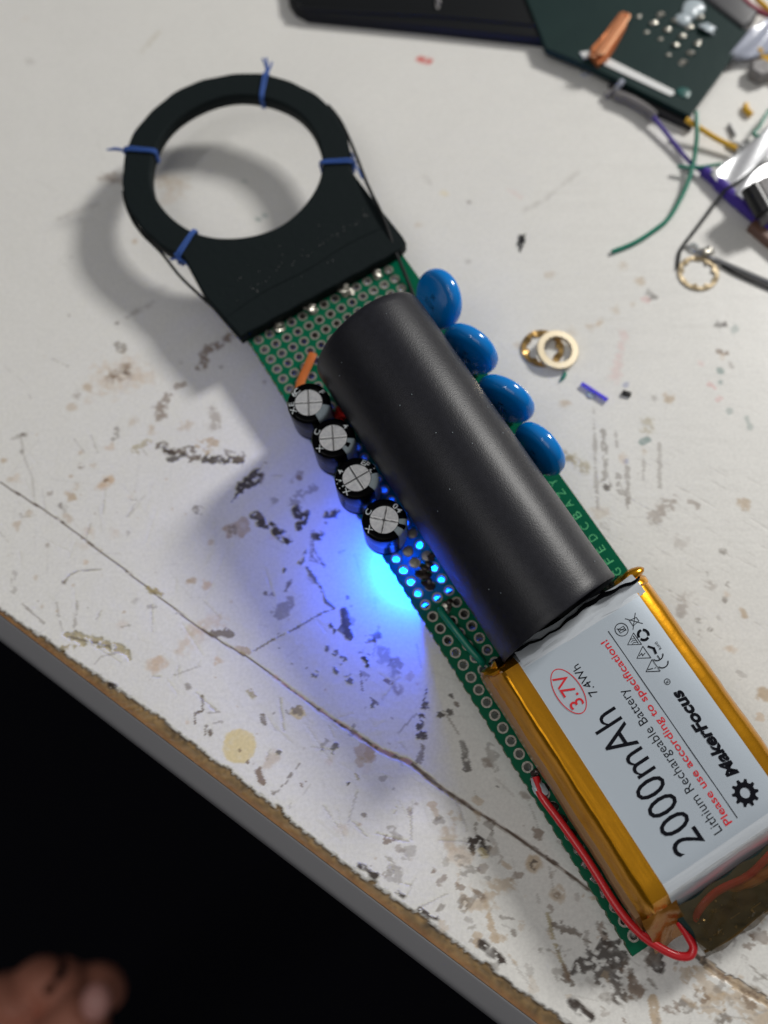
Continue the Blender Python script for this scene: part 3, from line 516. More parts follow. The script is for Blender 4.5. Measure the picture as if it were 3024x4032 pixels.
# board with real holes
g = G(); TH = 1.6; NSEG = 16; r0, v0r, v1r = .66, -3, 50
filled = {(1, 21), (2, 20), (1, 22), (2, 22), (2, 0), (5, 0), (8, 0), (11, 0), (1, 23)}
for iv in range(v0r, v1r+1):
    for iu in range(0, 13):
        cx_, cy_ = iu*P, -iv*P; h = P/2
        sq = []; ci = []; pi = []
        for k in range(NSEG):
            a = PI2*k/NSEG+PI2/32; c_, s_ = math.cos(a), math.sin(a); m_ = h/max(abs(c_), abs(s_))
            ci.append((cx_+r0*c_, cy_+r0*s_)); pi.append((cx_+1.0*c_, cy_+1.0*s_)); sq.append((cx_+c_*m_, cy_+s_*m_))
        # snap square corners
        for k, (sx, sy) in zip([1, 5, 9, 13], [(1, 1), (-1, 1), (-1, -1), (1, -1)]):
            sq[k] = (cx_+sx*h, cy_+sy*h)
        V = [(*p, 0) for p in sq]+[(*p, 0) for p in pi]+[(*p, .035) for p in pi]+[(*p, .035) for p in ci]+[(*p, -TH) for p in ci]+[(*p, -TH) for p in sq]
        n = NSEG
        R_ = lambda a, b_: [(a*n+k, a*n+(k+1) % n, b_*n+(k+1) % n, b_*n+k) for k in range(n)]
        g.add(V, [], 0); b0 = len(g.v)-len(V)
        def ad(fs, m):
            g.f += [tuple(i+b0 for i in f) for f in fs]; g.m += [m]*len(fs)
        ad(R_(0, 1), 0); ad(R_(1, 2), 1); ad(R_(2, 3), 1); ad(R_(3, 4), 1); ad(R_(4, 5), 0)
x0, x1 = -1.90, 34.87; ya, yb = -(v0r-.5)*P, -(v1r+.5)*P; yend = -129.4
# margins (left one nibbled where it was cut through a hole row)
Lp = []
for iv in range(v0r, v1r+1):
    y = -iv*P
    for dy, dx in [(P/2, 0), (.55, 0), (.35, .16), (0, .24), (-.35, .16), (-.55, 0)]: Lp.append((x0+dx+rng.normal(0, .02), y+dy))
Lp.append((x0, yb)); 
for a, b_ in zip(Lp[:-1], Lp[1:]):
    g.add([(*a, 0), (*b_, 0), (-P/2, b_[1], 0), (-P/2, a[1], 0), (*a, -TH), (*b_, -TH), (-P/2, b_[1], -TH), (-P/2, a[1], -TH)], [(0, 1, 2, 3), (4, 7, 6, 5)], 0)
    b0 = len(g.v)-8; g.f.append((b0, b0+4, b0+5, b0+1)); g.m.append(2)
xr = 12.5*P
def slab(xa, xb, yA, yB):
    V, F = boxm(((xa+xb)/2, (yA+yB)/2, -TH/2), (xb-xa, abs(yA-yB), TH)); g.add(V, F[:2], 0); b0 = len(g.v)-8
    for f in F[2:]: g.f.append(tuple(i+b0 for i in f)); g.m.append(2)
slab(xr, x1, ya, yb); slab(x0, x1, yb, yend)
g.build('circuit_board', [M['pcb'], M['pad'], M['pcb_edge']], dev, smooth=False)
board = [o for o in dev.children if o.name.startswith('circuit_board')][0]
# lettering at the right edge
g = G()
for i, ch in enumerate('XYZABCDEFG'):
    v = (21.12+i)*P; wv = .62 if ch not in 'EF' else .55
    label_text(g, ch, 33.72, 32.15, v+wv, v-wv, .02, bold=-.012)
g.build('lettering', M['silk'], board, smooth=False)
def sj(u, v, r, seed, m='solder', h=.7, sub=3, amp=.3): 
    V, F = blob((u, -v, .1), (r, r, r*h), amp, sub, seed); return mk('solder_joint', V, F, M[m], board)
for i, (u, v, r) in enumerate([(5.1, -.6, 1.15), (12.6, -1.0, 1.25), (20.6, -.6, 1.35), (28.0, -.4, 1.1)]):
    sj(u, v, r, i, h=.85, amp=.45)
sj(12.9, .1, .8, 31, h=.7); sj(21.3, .4, .8, 32, h=.7)
for i, (u, v, r) in enumerate([(2.4, 55.7, .95), (5.1, 55.9, .9), (2.7, 53.2, .92), (5.1, 50.8, .9)]): V, F = blob((u, -v, .02), (r, r, .14), .05, 3, 60+i); mk('solder_joint', V, F, M['pad'], board)
for i, (u, v, r) in enumerate([(2.7, 58.6, 1.1), (2.5, 60.6, 1.0), (4.4, 57.6, .8), (5.6, 56.6, .7), (3.4, 57.9, .8)]): sj(u, v, r, 70+i, 'fluxdark', .6, 3, .5)
sj(3.0, 65.7, .95, 80, 'solder', .6); sj(3.7, 65.5, .6, 81, 'fluxdark', .8, 3, .5)
for i, (u, v, r) in enumerate([(-.2, 99.3, 1.0), (.5, 98.2, .8), (.3, 101.2, .9), (-.3, 100.5, .8)]): sj(u, v, r, 90+i, 'fluxdark', .6, 3, .4)
sj(.6, 125.2, .8, 95); sj(1.2, 128.0, .7, 96, 'fluxdark', .8)
for i in range(8): sj(.1*math.sin(i), 104.1+2.54*i, 1.02, 100+i, 'fluxdark', .16, 2, .15)  # flat dark discs over these pads paint in the battery's shade
g = G()
for i in range(46):
    u = -1+36*rng.random(); v = -1.3+rng.normal(0, .35)-.02*u; r = rng.uniform(.12, .34); g.add(*blob((u, -v, r*.5), r, .2, 2, i), 0)
g.build('glue_beads', M['tapebeads'], board)
# green jumper wire
P3 = catmull([(1.9, -65.6, .6), (1.7, -66.8, 1.1), (2.0, -70.4, 1.5), (2.4, -74.0, 1.3), (2.9, -76.8, .8), (3.2, -77.9, -.6)], 8)
g = G(); g.add(*sweep(P3, .70, 14)); g.build('jumper_wire', M['greenwire'], dev)
# components under the board
for nm, (u, v, lx_, ly_, h_) in dict(relay=(5.5, 67.2, 13.5, 7.5, 2.2), coil_bobbin=(24, 55, 12, 26, 2.8), inductor=(13, 1, 9, 12, 4.2), switch=(6.5, 91.5, 9, 6, 1.2)).items():
    V, F = boxm((u, -v, -TH-h_/2), (lx_, ly_, h_)); mk(nm, V, F, M['black'], dev, smooth=False)
g = G()
for u, v in [(-.3, 14.5), (1.7, 14.5), (-.3, 30.4), (1.7, 30.4), (.2, 39.3), (.2, 48.7), (32, 15), (32, 27), (32, 39.5), (32, 51), (6, 100), (20, 104), (28, 112), (6, 60), (4, 62)]:
    V, F = sweep([(u, -v, -TH), (u+.2, -v, -TH-1.0)], .3, 8); mk('pin', V, F, M['lead'], dev)
# blue LED shining on the table
g = G(); g.add(*blob((4.6, -55.4, -2.4), (1.0, 1.0, .6), 0, 3, 0)); led = g.build('led', M['ledglow'], dev)
g = G(); g.add(*boxm((4.6, -55.4, -1.85), (2.6, 2.6, .45))); g.build('led_base', M['white'], led, smooth=False)
ll = bpy.data.lights.new('led_light', 'POINT'); ll.energy = .20; ll.color = (.0, .07, 1.0); ll.shadow_soft_size = .0013
lo = bpy.data.objects.new('led_light', ll); COL.objects.link(lo)
lo.location = Vector(bw(2.6, 55.4, -2.75))*S

# ---- ring plate
RC = (15.55, 37.75); RO, RI = 24.45, 18.3
def ring_outline():
    a0 = math.atan2(24.3-RC[1], -4.6-RC[0]); a1 = math.atan2(22.6-RC[1], 35.4-RC[0])
    pts = [(-3.15, .95), (-4.9, 13.0)]
    # arc over the far side, from the left flank to the right flank
    al = math.radians(180+35.5); ar_ = math.radians(-35.5)
    n = 90
    for i in range(n+1):
        a = al-(al-ar_)*i/n; w_ = .12*math.sin(9*a)+.08*math.sin(23*a+1); pts.append((RC[0]+(RO+w_)*math.cos(a), RC[1]+(RO+w_)*math.sin(a)))
    pts += [(35.75, 13.0), (36.2, 3.6), (36.0, 1.9), (34.3, 1.2)]
    for i in range(1, 20): pts.append((34.3-(34.3+3.0)*i/20, 1.15-.2*i/20+.10*math.sin(i*2.1)))
    return pts
def inner(n=96): return [(RC[0]+(RI+.08*math.sin(7*a))*math.cos(a), RC[1]+(RI+.08*math.sin(7*a))*math.sin(a)) for a in [PI2*i/n for i in range(n)]]
bm = bmesh.new()
def loop(pts, z): return [bm.verts.new((p[0]*S, p[1]*S, z*S)) for p in pts]
Op = ring_outline(); Ip = inner()
def offs(pts, d):
    n = len(pts); R_ = []; pts = [np.array(p) for p in pts]
    ar = sum(pts[i][0]*pts[(i+1) % n][1]-pts[(i+1) % n][0]*pts[i][1] for i in range(n)); sg = 1 if ar > 0 else -1
    for i in range(n):
        e = pts[(i+1) % n]-pts[i-1]; e /= np.linalg.norm(e); R_.append(pts[i]+sg*d*np.array([-e[1], e[0]]))
    return R_
Z0, Z1, BV = .05, 3.0, .45
def wall(pts, s):
    rows = [loop(pts, Z0)]+[loop(offs(pts, s*BV*(1-math.cos(a))), Z1-BV+BV*math.sin(a)) for a in (0, .5, 1.05, 1.57)]
    n = len(pts)
    for r1, r2 in zip(rows[:-1], rows[1:]):
        for i in range(n): bm.faces.new((r1[i], r1[(i+1) % n], r2[(i+1) % n], r2[i]))
    return rows
w1 = wall(Op, 1); w2 = wall(Ip, -1)
def fill(la, lb):
    es = []
    for lp in (la, lb):
        for i in range(len(lp)):
            e = bm.edges.get((lp[i], lp[(i+1) % len(lp)])) or bm.edges.new((lp[i], lp[(i+1) % len(lp)])); es.append(e)
    bmesh.ops.triangle_fill(bm, use_beauty=True, edges=es)
fill(w1[-1], w2[-1]); fill(w1[0], w2[0])
bmesh.ops.recalc_face_normals(bm, faces=bm.faces)
for f in bm.faces: f.smooth = abs(f.normal.z) < .97
mer = bpy.data.meshes.new('coil_ring'); bm.to_mesh(mer); bm.free(); mer.materials.append(M['foam'])
ring = bpy.data.objects.new('coil_ring', mer); COL.objects.link(ring); ring.parent = dev
# crease across the plate
g = G(); g.add(*sweep(catmull([(-3.6, 6.3, 2.96), (6, 7.4, 3.0), (16, 7.2, 3.0), (26, 8.0, 3.0), (35.6, 7.4, 2.96)], 6), .18, 8)); g.build('crease', M['foam'], ring)
g = G()
for i in range(60):
    u = rng.uniform(0, 33); g.add(*blob((u, 8.6+.10*u+rng.normal(0, .35) if rng.random() < .6 else rng.uniform(5, 15), 3.02), rng.uniform(.04, .13), .2, 1, i), 0)
g.build('lint', M['grey'], ring)
# thread ties around the ring cross-section
def tie(ang, tail, seed, slant=0., dv=0):
    g = G(); R_ = np.random.default_rng(seed)
    for k in range(2):
        a = math.radians(ang)+(k-.5)*.03; c_ = np.array([math.cos(a), math.sin(a)]); tn = np.array([-c_[1], c_[0]])
        cen = np.array(RC)
        lo_, hi_ = RI-.25, RO+.3
        loopz = [(lo_, -.1, 0), (lo_-.05, 1.5, 0), (lo_+.1, 3.15, 0), ((lo_+hi_)/2, 3.32, slant*.5), (hi_-.1, 3.1, slant), (hi_+.1, 1.5, slant), (hi_, -.1, slant), ((lo_+hi_)/2, -.2, slant*.5)]
        pts = [(*(cen+c_*r+tn*sl), z) for r, z, sl in loopz]; pts = catmull(pts+[pts[0]], 5)
        g.add(*sweep(pts, .24, 8))
    a = math.radians(ang); c_ = np.array([math.cos(a), math.sin(a)]); tn = np.array([-c_[1], c_[0]]); kn = np.array(RC)+c_*(RO+.55)+tn*slant
    g.add(*blob((*kn, 2.4), .55, .45, 2, seed))
    for dx, dy, dz in tail: g.add(*sweep(catmull([(*kn, 2.4), (kn[0]+dx*.5+.2, kn[1]+dy*.5, 2.4+dz*.6), (kn[0]+dx, kn[1]+dy, 2.4+dz)], 4), [.24]*8+[.16], 7))
    g.build('thread_tie', M['thread'], ring)
tie(44, [(1.6, 2.8, 1.5), (2.3, 1.6, .8), (.6, 2.6, 2.)], 3, 1.0)
tie(137, [(-3.2, 1.9, .5), (-2.2, .9, 1.2)], 4, .5)
tie(-31.5, [(-.3, -4.0, -.5), (.8, 2.4, .4)], 5, .3)
tie(213.5, [(-1.6, .6, 0), (1.2, -3.0, -.6), (-.3, .8, .8)], 6, -.2)
# coil wires leaving the ring
g = G(); arc = [(RC[0]+(RO+.35)*math.cos(a), RC[1]+(RO+.35)*math.sin(a), 1.2) for a in np.radians(np.linspace(160, 196, 8))]
g.add(*sweep(catmull(arc+[(-7.6, 27.4, 1.2), (-6.9, 20.6, 1.4), (-5.2, 14.2, .6), (-3.8, 10.5, -1.0)], 5), .32, 8)); g.build('coil_wire', M['blackwire'], dev)
g = G(); arc = [(RC[0]+(RO+.3)*math.cos(a), RC[1]+(RO+.3)*math.sin(a), 2.2) for a in np.radians(np.linspace(8, -5, 4))]
g.add(*sweep(catmull(arc+[(39.3, 30.9, 2.8), (37.9, 25.0, 3.6), (36.2, 17.5, 3.7), (34.9, 9.0, 3.5), (33.3, 2.0, 2.4), (32.3, -4.5, .8), (31.3, -9.0, .5), (30, -14, .5)], 6), .36, 8)); g.build('coil_wire', M['blackwire'], dev)
g = G(); g.add(*sweep(catmull([(35.6, 13, 3.2), (35.3, 11.0, 3.25), (35.0, 9.4, 3.2)], 5), .3, 6)); g.build('copper_strand', M['copper'], dev)

# ---- heat-shrink tube
TU, TR, TN = 16.2, 11.5, 11.7
def ringpt(v, r, a, du=0, dn=0): return (TU+du+r*math.cos(a), -v, TN+dn+r*math.sin(a))
prof = [(17.1, 9.2), (16.9, 10.4), (16.95, 10.9), (17.15, 11.25), (17.6, 11.44), (18.6, 11.5)]+[(18.6+k*2.0, 11.5+.02*math.sin(k*.9)) for k in range(1, 30)]+[(78.0, 11.5), (79.0, 11.62), (79.35, 11.5), (79.3, 11.15), (78.6, 10.95), (74, 10.8)]
V = []; seg = 96
for v, r in prof:
    for k in range(seg):
        a = PI2*k/seg
        rr = r*(1+.006*math.sin(2*a+v*.03)+.0018*math.sin(9*a+v*.05)); vv = v+(1.0*math.cos(a)*-1 if v > 70 else (-.9*math.cos(a)*(18.6-v)/1.7 if v < 18.6 else 0))
        V.append(ringpt(vv, rr, a))
F = [(i*seg+k, i*seg+(k+1) % seg, (i+1)*seg+(k+1) % seg, (i+1)*seg+k) for i in range(len(prof)-1) for k in range(seg)]
F.append(tuple(range(seg)))
tube = mk('heat_shrink_tube', V, F, M['shrink'], dev, auto=70)
g = G(); V, F = lathe([(10.9, 0), (10.3, .4), (.01, .4)], 48); g.add([(TU+x, -76.3-z, TN+y) for x, y, z in V], F); g.build('cylindrical_cell', M['blackmatte'], tube)  # black inset cap stands in for the dark void at this end
g = G()
for k in range(22):
    a = rng.uniform(.5, 2.6); v = rng.uniform(20, 77); g.add(*blob(ringpt(v, 11.52, a), (.07, .10, .07), .4, 1, k))
g.build('dust', M['stripe'], tube)
# loose black tape between the tube and the battery
g = G(); pts = []
V = []; F = []; nn = 30
for i in range(nn+1):
    x = 3.5+i*(28.5/nn)
    for j, (dv, dn) in enumerate([(78.2, 2.0), (80.3, 5.4), (80.6, 8.8), (79.9, 10.9)]):
        V.append((x, -(dv+.5*math.sin(x*.35+j)+.15*math.sin(x*1.7)), dn+.6*math.sin(x*.22+.5*j)))
for i in range(nn):
    for j in range(3): F.append((i*4+j, i*4+j+1, (i+1)*4+j+1, (i+1)*4+j))
g.add(V, F); tp_ = g.build('black_tape', M['blackgloss'], dev); sm = tp_.modifiers.new('t', 'SOLIDIFY'); sm.thickness = .25*S

# ---- electrolytic capacitors
CAPS = [(.75, 21.6, 10.4, 62, (3.0, -2.0)), (.78, 30.4, 10.0, 64, (0, 0)), (.5, 39.3, 10.0, 90, (0, 0)), (.65, 48.6, 10.0, 48, (0, 0))]
CL = ['black can capacitor with torn grey stripe, nearest the orange wire', None, None, None]
for i, (u, v, h, rot, lean) in enumerate(CAPS):
    o = bpy.data.objects.new('electrolytic_capacitor', None); COL.objects.link(o); o.empty_display_size = .003
    bpy.data.objects.remove(o)
    Rr_ = 4.0
    pf = [(0, 0.1), (3.75, .1), (3.9, .4), (3.95, .9), (3.72, 1.25), (3.72, 1.5), (Rr_, 1.9), (Rr_, h-.75), (3.93, h-.38), (3.72, h-.10), (3.4, h), (3.0, h+.02), (2.62, h-.02), (2.5, h-.16)]
    V, F = lathe(pf, 64); body = mk('electrolytic_capacitor', V, F, M['blackgloss'], dev, auto=50)
    body.location = Vector((u, -v, 0))*S; body.rotation_euler = (math.radians(lean[0]), math.radians(lean[1]), 0)
    # aluminium vent with a pressed cross
    g = G(); n = 28; RV = 2.52; th0 = math.radians(rot)
    gx = np.linspace(-RV, RV, 45); V = []; F = []; ok = {}
    for a_ in range(45):
        for b_ in range(45):
            x, y = gx[a_], gx[b_]; rr = math.hypot(x, y)
            if rr > RV: x, y = x/rr*RV, y/rr*RV
            c_, s_ = math.cos(th0), math.sin(th0); xl = x*c_+y*s_; yl = -x*s_+y*c_
            d1 = abs(xl); d2 = abs(yl); z = h-.10
            for d in (d1, d2): z -= .28*max(0, 1-abs(d)/.20) if rr < 2.35 else 0
            z += .10*math.exp(-((min(d1, d2)-.30)/.10)**2)
            V.append((x, y, z)); ok[(a_, b_)] = rr <= RV*1.06
    for a_ in range(44):
        for b_ in range(44):
            if sum(ok[(a_+p_, b_+q_)] for p_ in (0, 1) for q_ in (0, 1)) >= 3 or all(math.hypot(gx[a_+p_], gx[b_+q_]) < RV*1.09 for p_ in (0, 1) for q_ in (0, 1)): F.append((a_*45+b_, (a_+1)*45+b_, (a_+1)*45+b_+1, a_*45+b_+1))
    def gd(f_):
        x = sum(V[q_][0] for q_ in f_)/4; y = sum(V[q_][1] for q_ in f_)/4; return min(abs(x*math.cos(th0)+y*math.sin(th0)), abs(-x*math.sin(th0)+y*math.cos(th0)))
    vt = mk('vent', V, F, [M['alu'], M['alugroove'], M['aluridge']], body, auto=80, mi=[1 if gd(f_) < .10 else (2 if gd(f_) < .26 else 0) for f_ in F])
    # grey stripe: over the rim and down the side
    aS = math.radians([-66, -58, -42, -55][i]); hw = math.radians([26, 24, 25, 26][i])
    V = []; F = []; pr = [(2.62, h+.015), (3.05, h+.045), (3.42, h+.03), (3.75, h-.08), (3.96, h-.36), (Rr_+.03, h-.8), (Rr_+.03, 2.0)]; na = 12
    for r_, z_ in pr:
        for k in range(na+1): a_ = aS-hw+2*hw*k/na; V.append((r_*math.cos(a_), r_*math.sin(a_), z_))
    for j in range(len(pr)-1):
        for k in range(na):
            if i == 3 and j < 4 and 5 <= k <= 7: continue
            if i == 1 and j < 2 and 4 <= k <= 7: continue
            F.append((j*(na+1)+k, j*(na+1)+k+1, (j+1)*(na+1)+k+1, (j+1)*(na+1)+k))
    mk('stripe', V, F, M['stripe'], body)
    # printed marks round the rim
    g = G(); marks = [[('X', 178, 0), ('E', 195 - 40, 0), ('6', 118, 0), ('C', 104, 0), ('F', 8, 0)], [('X', 190, 0), ('C', 128, 0), ('4', 14, 0)], [('X', 205, 0), ('I', 182, 0), ('V', 160, 0), ('4', 128, 0), ('F', 22, 0), ('E', 36, 0), ('L', -6, 0)], [('X', 182, 0), ('C', 122, 0), ('0', 20, 0), ('4', 2, 0)]][i]
    for ch, an, _ in marks:
        Vg, Fg = glyphs(ch, .012); xs = [q_[0] for q_ in Vg]; cxg = (min(xs)+max(xs))/2; k_ = 1.15/CAPH; a_ = math.radians(an)
        rad = np.array([math.cos(a_), math.sin(a_)]); tan = np.array([-rad[1], rad[0]]); Vn = []
        for x, y in Vg:
            pr_ = rad*(2.66+y*k_*.85)-tan*((x-cxg)*k_); Vn.append((pr_[0], pr_[1], h+.06-max(0, np.hypot(*pr_)-3.35)*.35))
        g.add(Vn, Fg)
    g.build('print', M['whiteprint'], body, smooth=False)
    if i: body['label'] = ['', 'black can capacitor second from the orange wire, notch in its grey stripe', 'black can capacitor third from the orange wire, square cross', 'black can capacitor nearest the blue glow, split grey stripe'][i]
    else: body['label'] = CL[0]
# ---- blue disc capacitors
for i, (u, v, n_, yaw, lean, R_) in enumerate([(33.1, 15.0, 7.2, 0, 24, 5.9), (32.6, 27.2, 6.9, -22, 3, 5.9), (32.5, 39.4, 6.9, -25, 1, 5.9), (32.3, 51.0, 6.7, -10, 3, 5.7)]):
    pf = [(0.01, 2.3)]+[(R_*math.sin(a), 0) for a in ()]
    prf = []
    for k in range(0, 17):
        a = math.pi/2-math.pi*k/16; prf.append((R_-1.6+1.6*max(0, math.cos(a))**.8, 1.62*math.sin(a)))
    prf = [(.01, 1.88), (R_*.45, 1.82)]+prf+[(R_*.45, -1.82), (.01, -1.88)]
    V, F = lathe(prf, 64)
    # disc axis z -> board u; plus the drip of epoxy down the legs
    o = []
    for x, y, z in V:
        dz = 1.0
        ang_ = math.atan2(y, x); low = max(0, math.cos(ang_+math.pi/2))      # towards -y = down
        yy = y-1.6*low**6*(abs(y)/R_ if y < 0 else 0)
        o.append((z, x, yy))
    cap = mk('disc_capacitor', o, F, M['bluecer'], dev, auto=80)
    cap.location = Vector((u, -v, n_))*S
    cap.rotation_euler = Matrix.Rotation(math.radians(-yaw), 3, 'Z').to_euler() if False else (Matrix.Rotation(math.radians(-yaw), 3, 'Z')@Matrix.Rotation(math.radians(lean), 3, 'Y')).to_euler()
    cap['label'] = ['blue disc capacitor at the ring end, turned most towards the camera', 'second blue disc capacitor from the ring', 'third blue disc capacitor from the ring', 'blue disc capacitor nearest the board lettering'][i]
    g = G()
    for s_ in (-2.6, 2.6): g.add(*sweep(catmull([(0, s_*.8, -R_+.5), (-.4, s_, -R_-.6), (-.6, s_, -n_-.5)], 4), .3, 8))
    g.build('leg', M['lead'], cap)
    # faint black print on the inner face
    g = G()
    for k, tx in enumerate(['JK', '222K']):
        Vg, Fg = glyphs(tx, -.01); xs = [q_[0] for q_ in Vg]; cxg = (min(xs)+max(xs))/2
        g.add([(-1.92, -(x-cxg)*1.5, (y*1.5)+(.6-1.9*k)) for x, y in Vg], Fg)
    g.build('print', M['ink'], cap, smooth=False)

# ---- small wires and tabs
g = G(); P3 = catmull([(7.6, -9.2, 1.6), (6.4, -10.2, 1.5), (4.4, -11.6, 1.1), (2.6, -13.0, .9), (1.2, -14.6, .8), (.3, -16.5, .8)], 6); g.add(*sweep(P3, .75, 10, sx=.35, sy=1.15)); g.build('orange_wire', M['orange'], dev)
g = G(); g.add(*blob((5.0, -25.0, 4.4), (1.1, 1.6, 1.2), .5, 3, 5)); g.add(*sweep([(4.6, -23.6, 3.6), (3.5, -23.2, 4.4)], [.25, .12], 6)); g.build('red_tab', M['redtab'], dev)
rw = catmull([(.2, -98.6, .5), (-.7, -101.4, 1.0), (-.35, -107, 1.6), (-.05, -113.8, 2.2), (-.1, -121.9, 2.8), (.9, -127.1, 3.0), (3.2, -131.4, 3.0), (5.2, -133.0, 3.1), (6.6, -132.4, 3.3), (6.9, -130.6, 3.4), (6.9, -128.0, 3.6)], 8)
g = G(); g.add(*sweep(rw, .68, 14)); g.build('red_wire', M['redwire'], dev)
g = G(); g.add(*blob((-.4, -100.6, .9), (1.0, 1.9, .55), .25, 3, 9)); g.build('clear_glue', M['glue'], dev); 

# ---- battery
bt = None
v0b, v1b = 79.6, 126.2
secs = [(1.1, 4.6), (1.0, 2.4), (1.9, .9), (4.5, .5), (31.0, .5), (33.2, .9), (34.4, 2.4), (34.65, 4.6), (34.5, 6.2), (34.1, 7.4), (33.2, 8.75), (32.2, 9.38), (30.4, 10.0), (24, 10.05), (12, 10.05), (6.8, 10.0), (4.9, 9.85), (4.1, 9.80), (3.75, 10.0), (3.35, 9.6), (2.5, 7.4), (1.9, 5.5)]
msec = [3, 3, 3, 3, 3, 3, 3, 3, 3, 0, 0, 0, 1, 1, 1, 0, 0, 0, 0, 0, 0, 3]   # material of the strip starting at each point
vs = [v0b, v0b+.25, v0b+.9, v0b+2.0]+list(np.linspace(v0b+3.2, v1b-5, 22))+[v1b-3.4, v1b-2, v1b-1.0, v1b-.4, v1b]
V = []; F = []; mi = []
c0 = np.array([17.7, 5.0])
for j, v in enumerate(vs):
    e = min(1, max(0, (v-v0b)/2.2)); e2 = min(1, max(0, (v1b-v)/4.5)); k0 = math.sin(e*math.pi/2); k2 = 1-(1-math.sin(e2*math.pi/2))*.62
    for (u, n) in secs:
        nn_ = 1.0+(n-1.0)*(.62+.38*k0) if n > 5 else n; nn_ = 1.0+(nn_-1.0)*k2 if n > 5 else nn_
        uu = u + (.05*math.sin(v*.5+u)+.03*math.sin(v*1.7) if (u < 6 or u > 30.9) else 0) - (u-17.7)*.012*(1-k0)
        nn_ += .03*math.sin(v*.5+u*.3)*(6 < n)
        V.append((uu, -(v+.012*(u-17)*.0), nn_))
K = len(secs)
for j in range(len(vs)-1):
    for k in range(K):
        F.append((j*K+k, j*K+(k+1) % K, (j+1)*K+(k+1) % K, (j+1)*K+k)); m_ = msec[k]
        if m_ == 1 and (vs[j] < v0b+3.0 or vs[j] >= v1b-5.2): m_ = 2
        mi.append(m_)
F.append(tuple(range(K))); mi.append(2); F.append(tuple((len(vs)-1)*K+k for k in range(K))); mi.append(2)
bat = mk('battery', V, F, [M['kapton'], M['silver'], M['silverfold'], M['kaptonside']], dev, mi=mi, auto=28)
bat['label'] = 'silver and amber flat battery pack with printed label'
# printed label
g = G(); zt = 10.10
label_text(g, '2000mAh', 16.15, 11.05, 119.5, 95.5, zt, 0, bold=-.002)
label_text(g, 'Lithium Rechargeable Battery', 19.40, 17.85, 119.6, 94.1, zt, 0, bold=-.004)
label_text(g, 'Please use according to specification!', 21.42, 20.2, 119.4, 85.95, zt, 1, bold=.012)
label_text(g, 'MakerFocus', 26.85, 24.95, 114.1, 98.9, zt, 0, bold=.042, shear=.22)
label_text(g, '3.7V', 12.35, 10.0, 92.6, 86.7, zt, 1, bold=.004)
label_text(g, '7.4Wh', 15.15, 13.75, 92.4, 86.8, zt, 0, bold=-.002)
stroke(g, [(22.46, -85.0), (22.46, -119.3)], .13, zt, 0)
def arc_pts(cu, cv, ru, rv, a0=0, a1=360, n=40): return [(cu+ru*math.cos(math.radians(a0+(a1-a0)*i/n)), -cv+rv*math.sin(math.radians(a0+(a1-a0)*i/n))) for i in range(n+1)]
def ell(cu, cv, ru, rv, w_, m_): 
    V = []; F = []; n = 60
    for i in range(n):
        a = PI2*i/n; V += [(cu+(ru-w_/2)*math.cos(a), -cv+(rv-w_/2)*math.sin(a), zt), (cu+(ru+w_/2)*math.cos(a), -cv+(rv+w_/2)*math.sin(a), zt)]
    F = [(2*i, 2*i+1, 2*((i+1) % n)+1, 2*((i+1) % n)) for i in range(n)]; g.add(V, F, m_)
ell(11.2, 89.7, 2.15, 4.0, .16, 1)
# gear emblem
def gear(cu, cv, ro, rb, ri, nt_=10):
    V = []; F = []; N = nt_*8
    for i in range(N):
        a = PI2*i/N+.15; ph = (i % 8); r = ro if ph in (0, 1, 2, 3) else rb
        V += [(cu+ri*math.cos(a), -cv+ri*math.sin(a), zt), (cu+r*math.cos(a+(.0 if ph not in (0, 3) else (.03 if ph == 0 else -.03))), -cv+r*math.sin(a+(.0 if ph not in (0, 3) else (.03 if ph == 0 else -.03))), zt)]
    F = [(2*i, 2*i+1, 2*((i+1) % N)+1, 2*((i+1) % N)) for i in range(N)]; g.add(V, F, 0)
gear(25.8, 117.0, 2.12, 1.62, .80)
ell(25.8, 96.75, .46, .46, .10, 0); label_text(g, 'R', 26.02, 25.55, 96.95, 96.55, zt+.002, 0)
# the small warning and recycling symbols (tops towards smaller u)
def tri(cu, cv, s_): stroke(g, [(cu+.9*s_, -(cv+s_)), (cu-.9*s_, -cv), (cu+.9*s_, -(cv-s_)), (cu+.9*s_, -(cv+s_))], .11, zt, 0)
for cv in (93.65, 91.1, 88.5): tri(24.85, cv, 1.12)
stroke(g, [(24.3, -93.55), (25.1, -93.8)], .13, zt, 0); stroke(g, [(25.45, -93.9), (25.5, -93.95)], .15, zt, 0)
stroke(g, [(24.4, -91.0), (25.0, -90.85), (24.9, -91.25), (25.5, -91.1)], .13, zt, 0)
for k in range(3): stroke(g, [(24.6, -(88.1+.35*k)), (24.95, -(88.0+.35*k)), (25.3, -(88.2+.35*k))], .10, zt, 0)
stroke(g, [(25.5, -87.8), (25.5, -89.2)], .13, zt, 0)
ell(24.5, 85.9, 1.08, 1.08, .12, 0); stroke(g, [(23.9, -85.4), (25.1, -86.4)], .11, zt, 0); stroke(g, [(24.0, -85.6), (25.1, -85.6), (25.1, -86.3), (24.0, -86.3), (24.0, -85.6)], .10, zt, 0); stroke(g, [(24.1, -85.95), (25.0, -85.95)], .10, zt, 0)
stroke(g, [(26.1, -84.7), (28.1, -86.9)], .10, zt, 0); stroke(g, [(28.1, -84.8), (26.1, -86.9)], .10, zt, 0); stroke(g, [(26.5, -85.3), (27.8, -85.5), (27.8, -86.2), (26.5, -86.4), (26.5, -85.3)], .10, zt, 0)
for k in range(3):
    a = math.radians(90+120*k); stroke(g, arc_pts(27.05, 88.5, .85, .85, 90+120*k, 90+120*k+80, 6), .42, zt, 0)
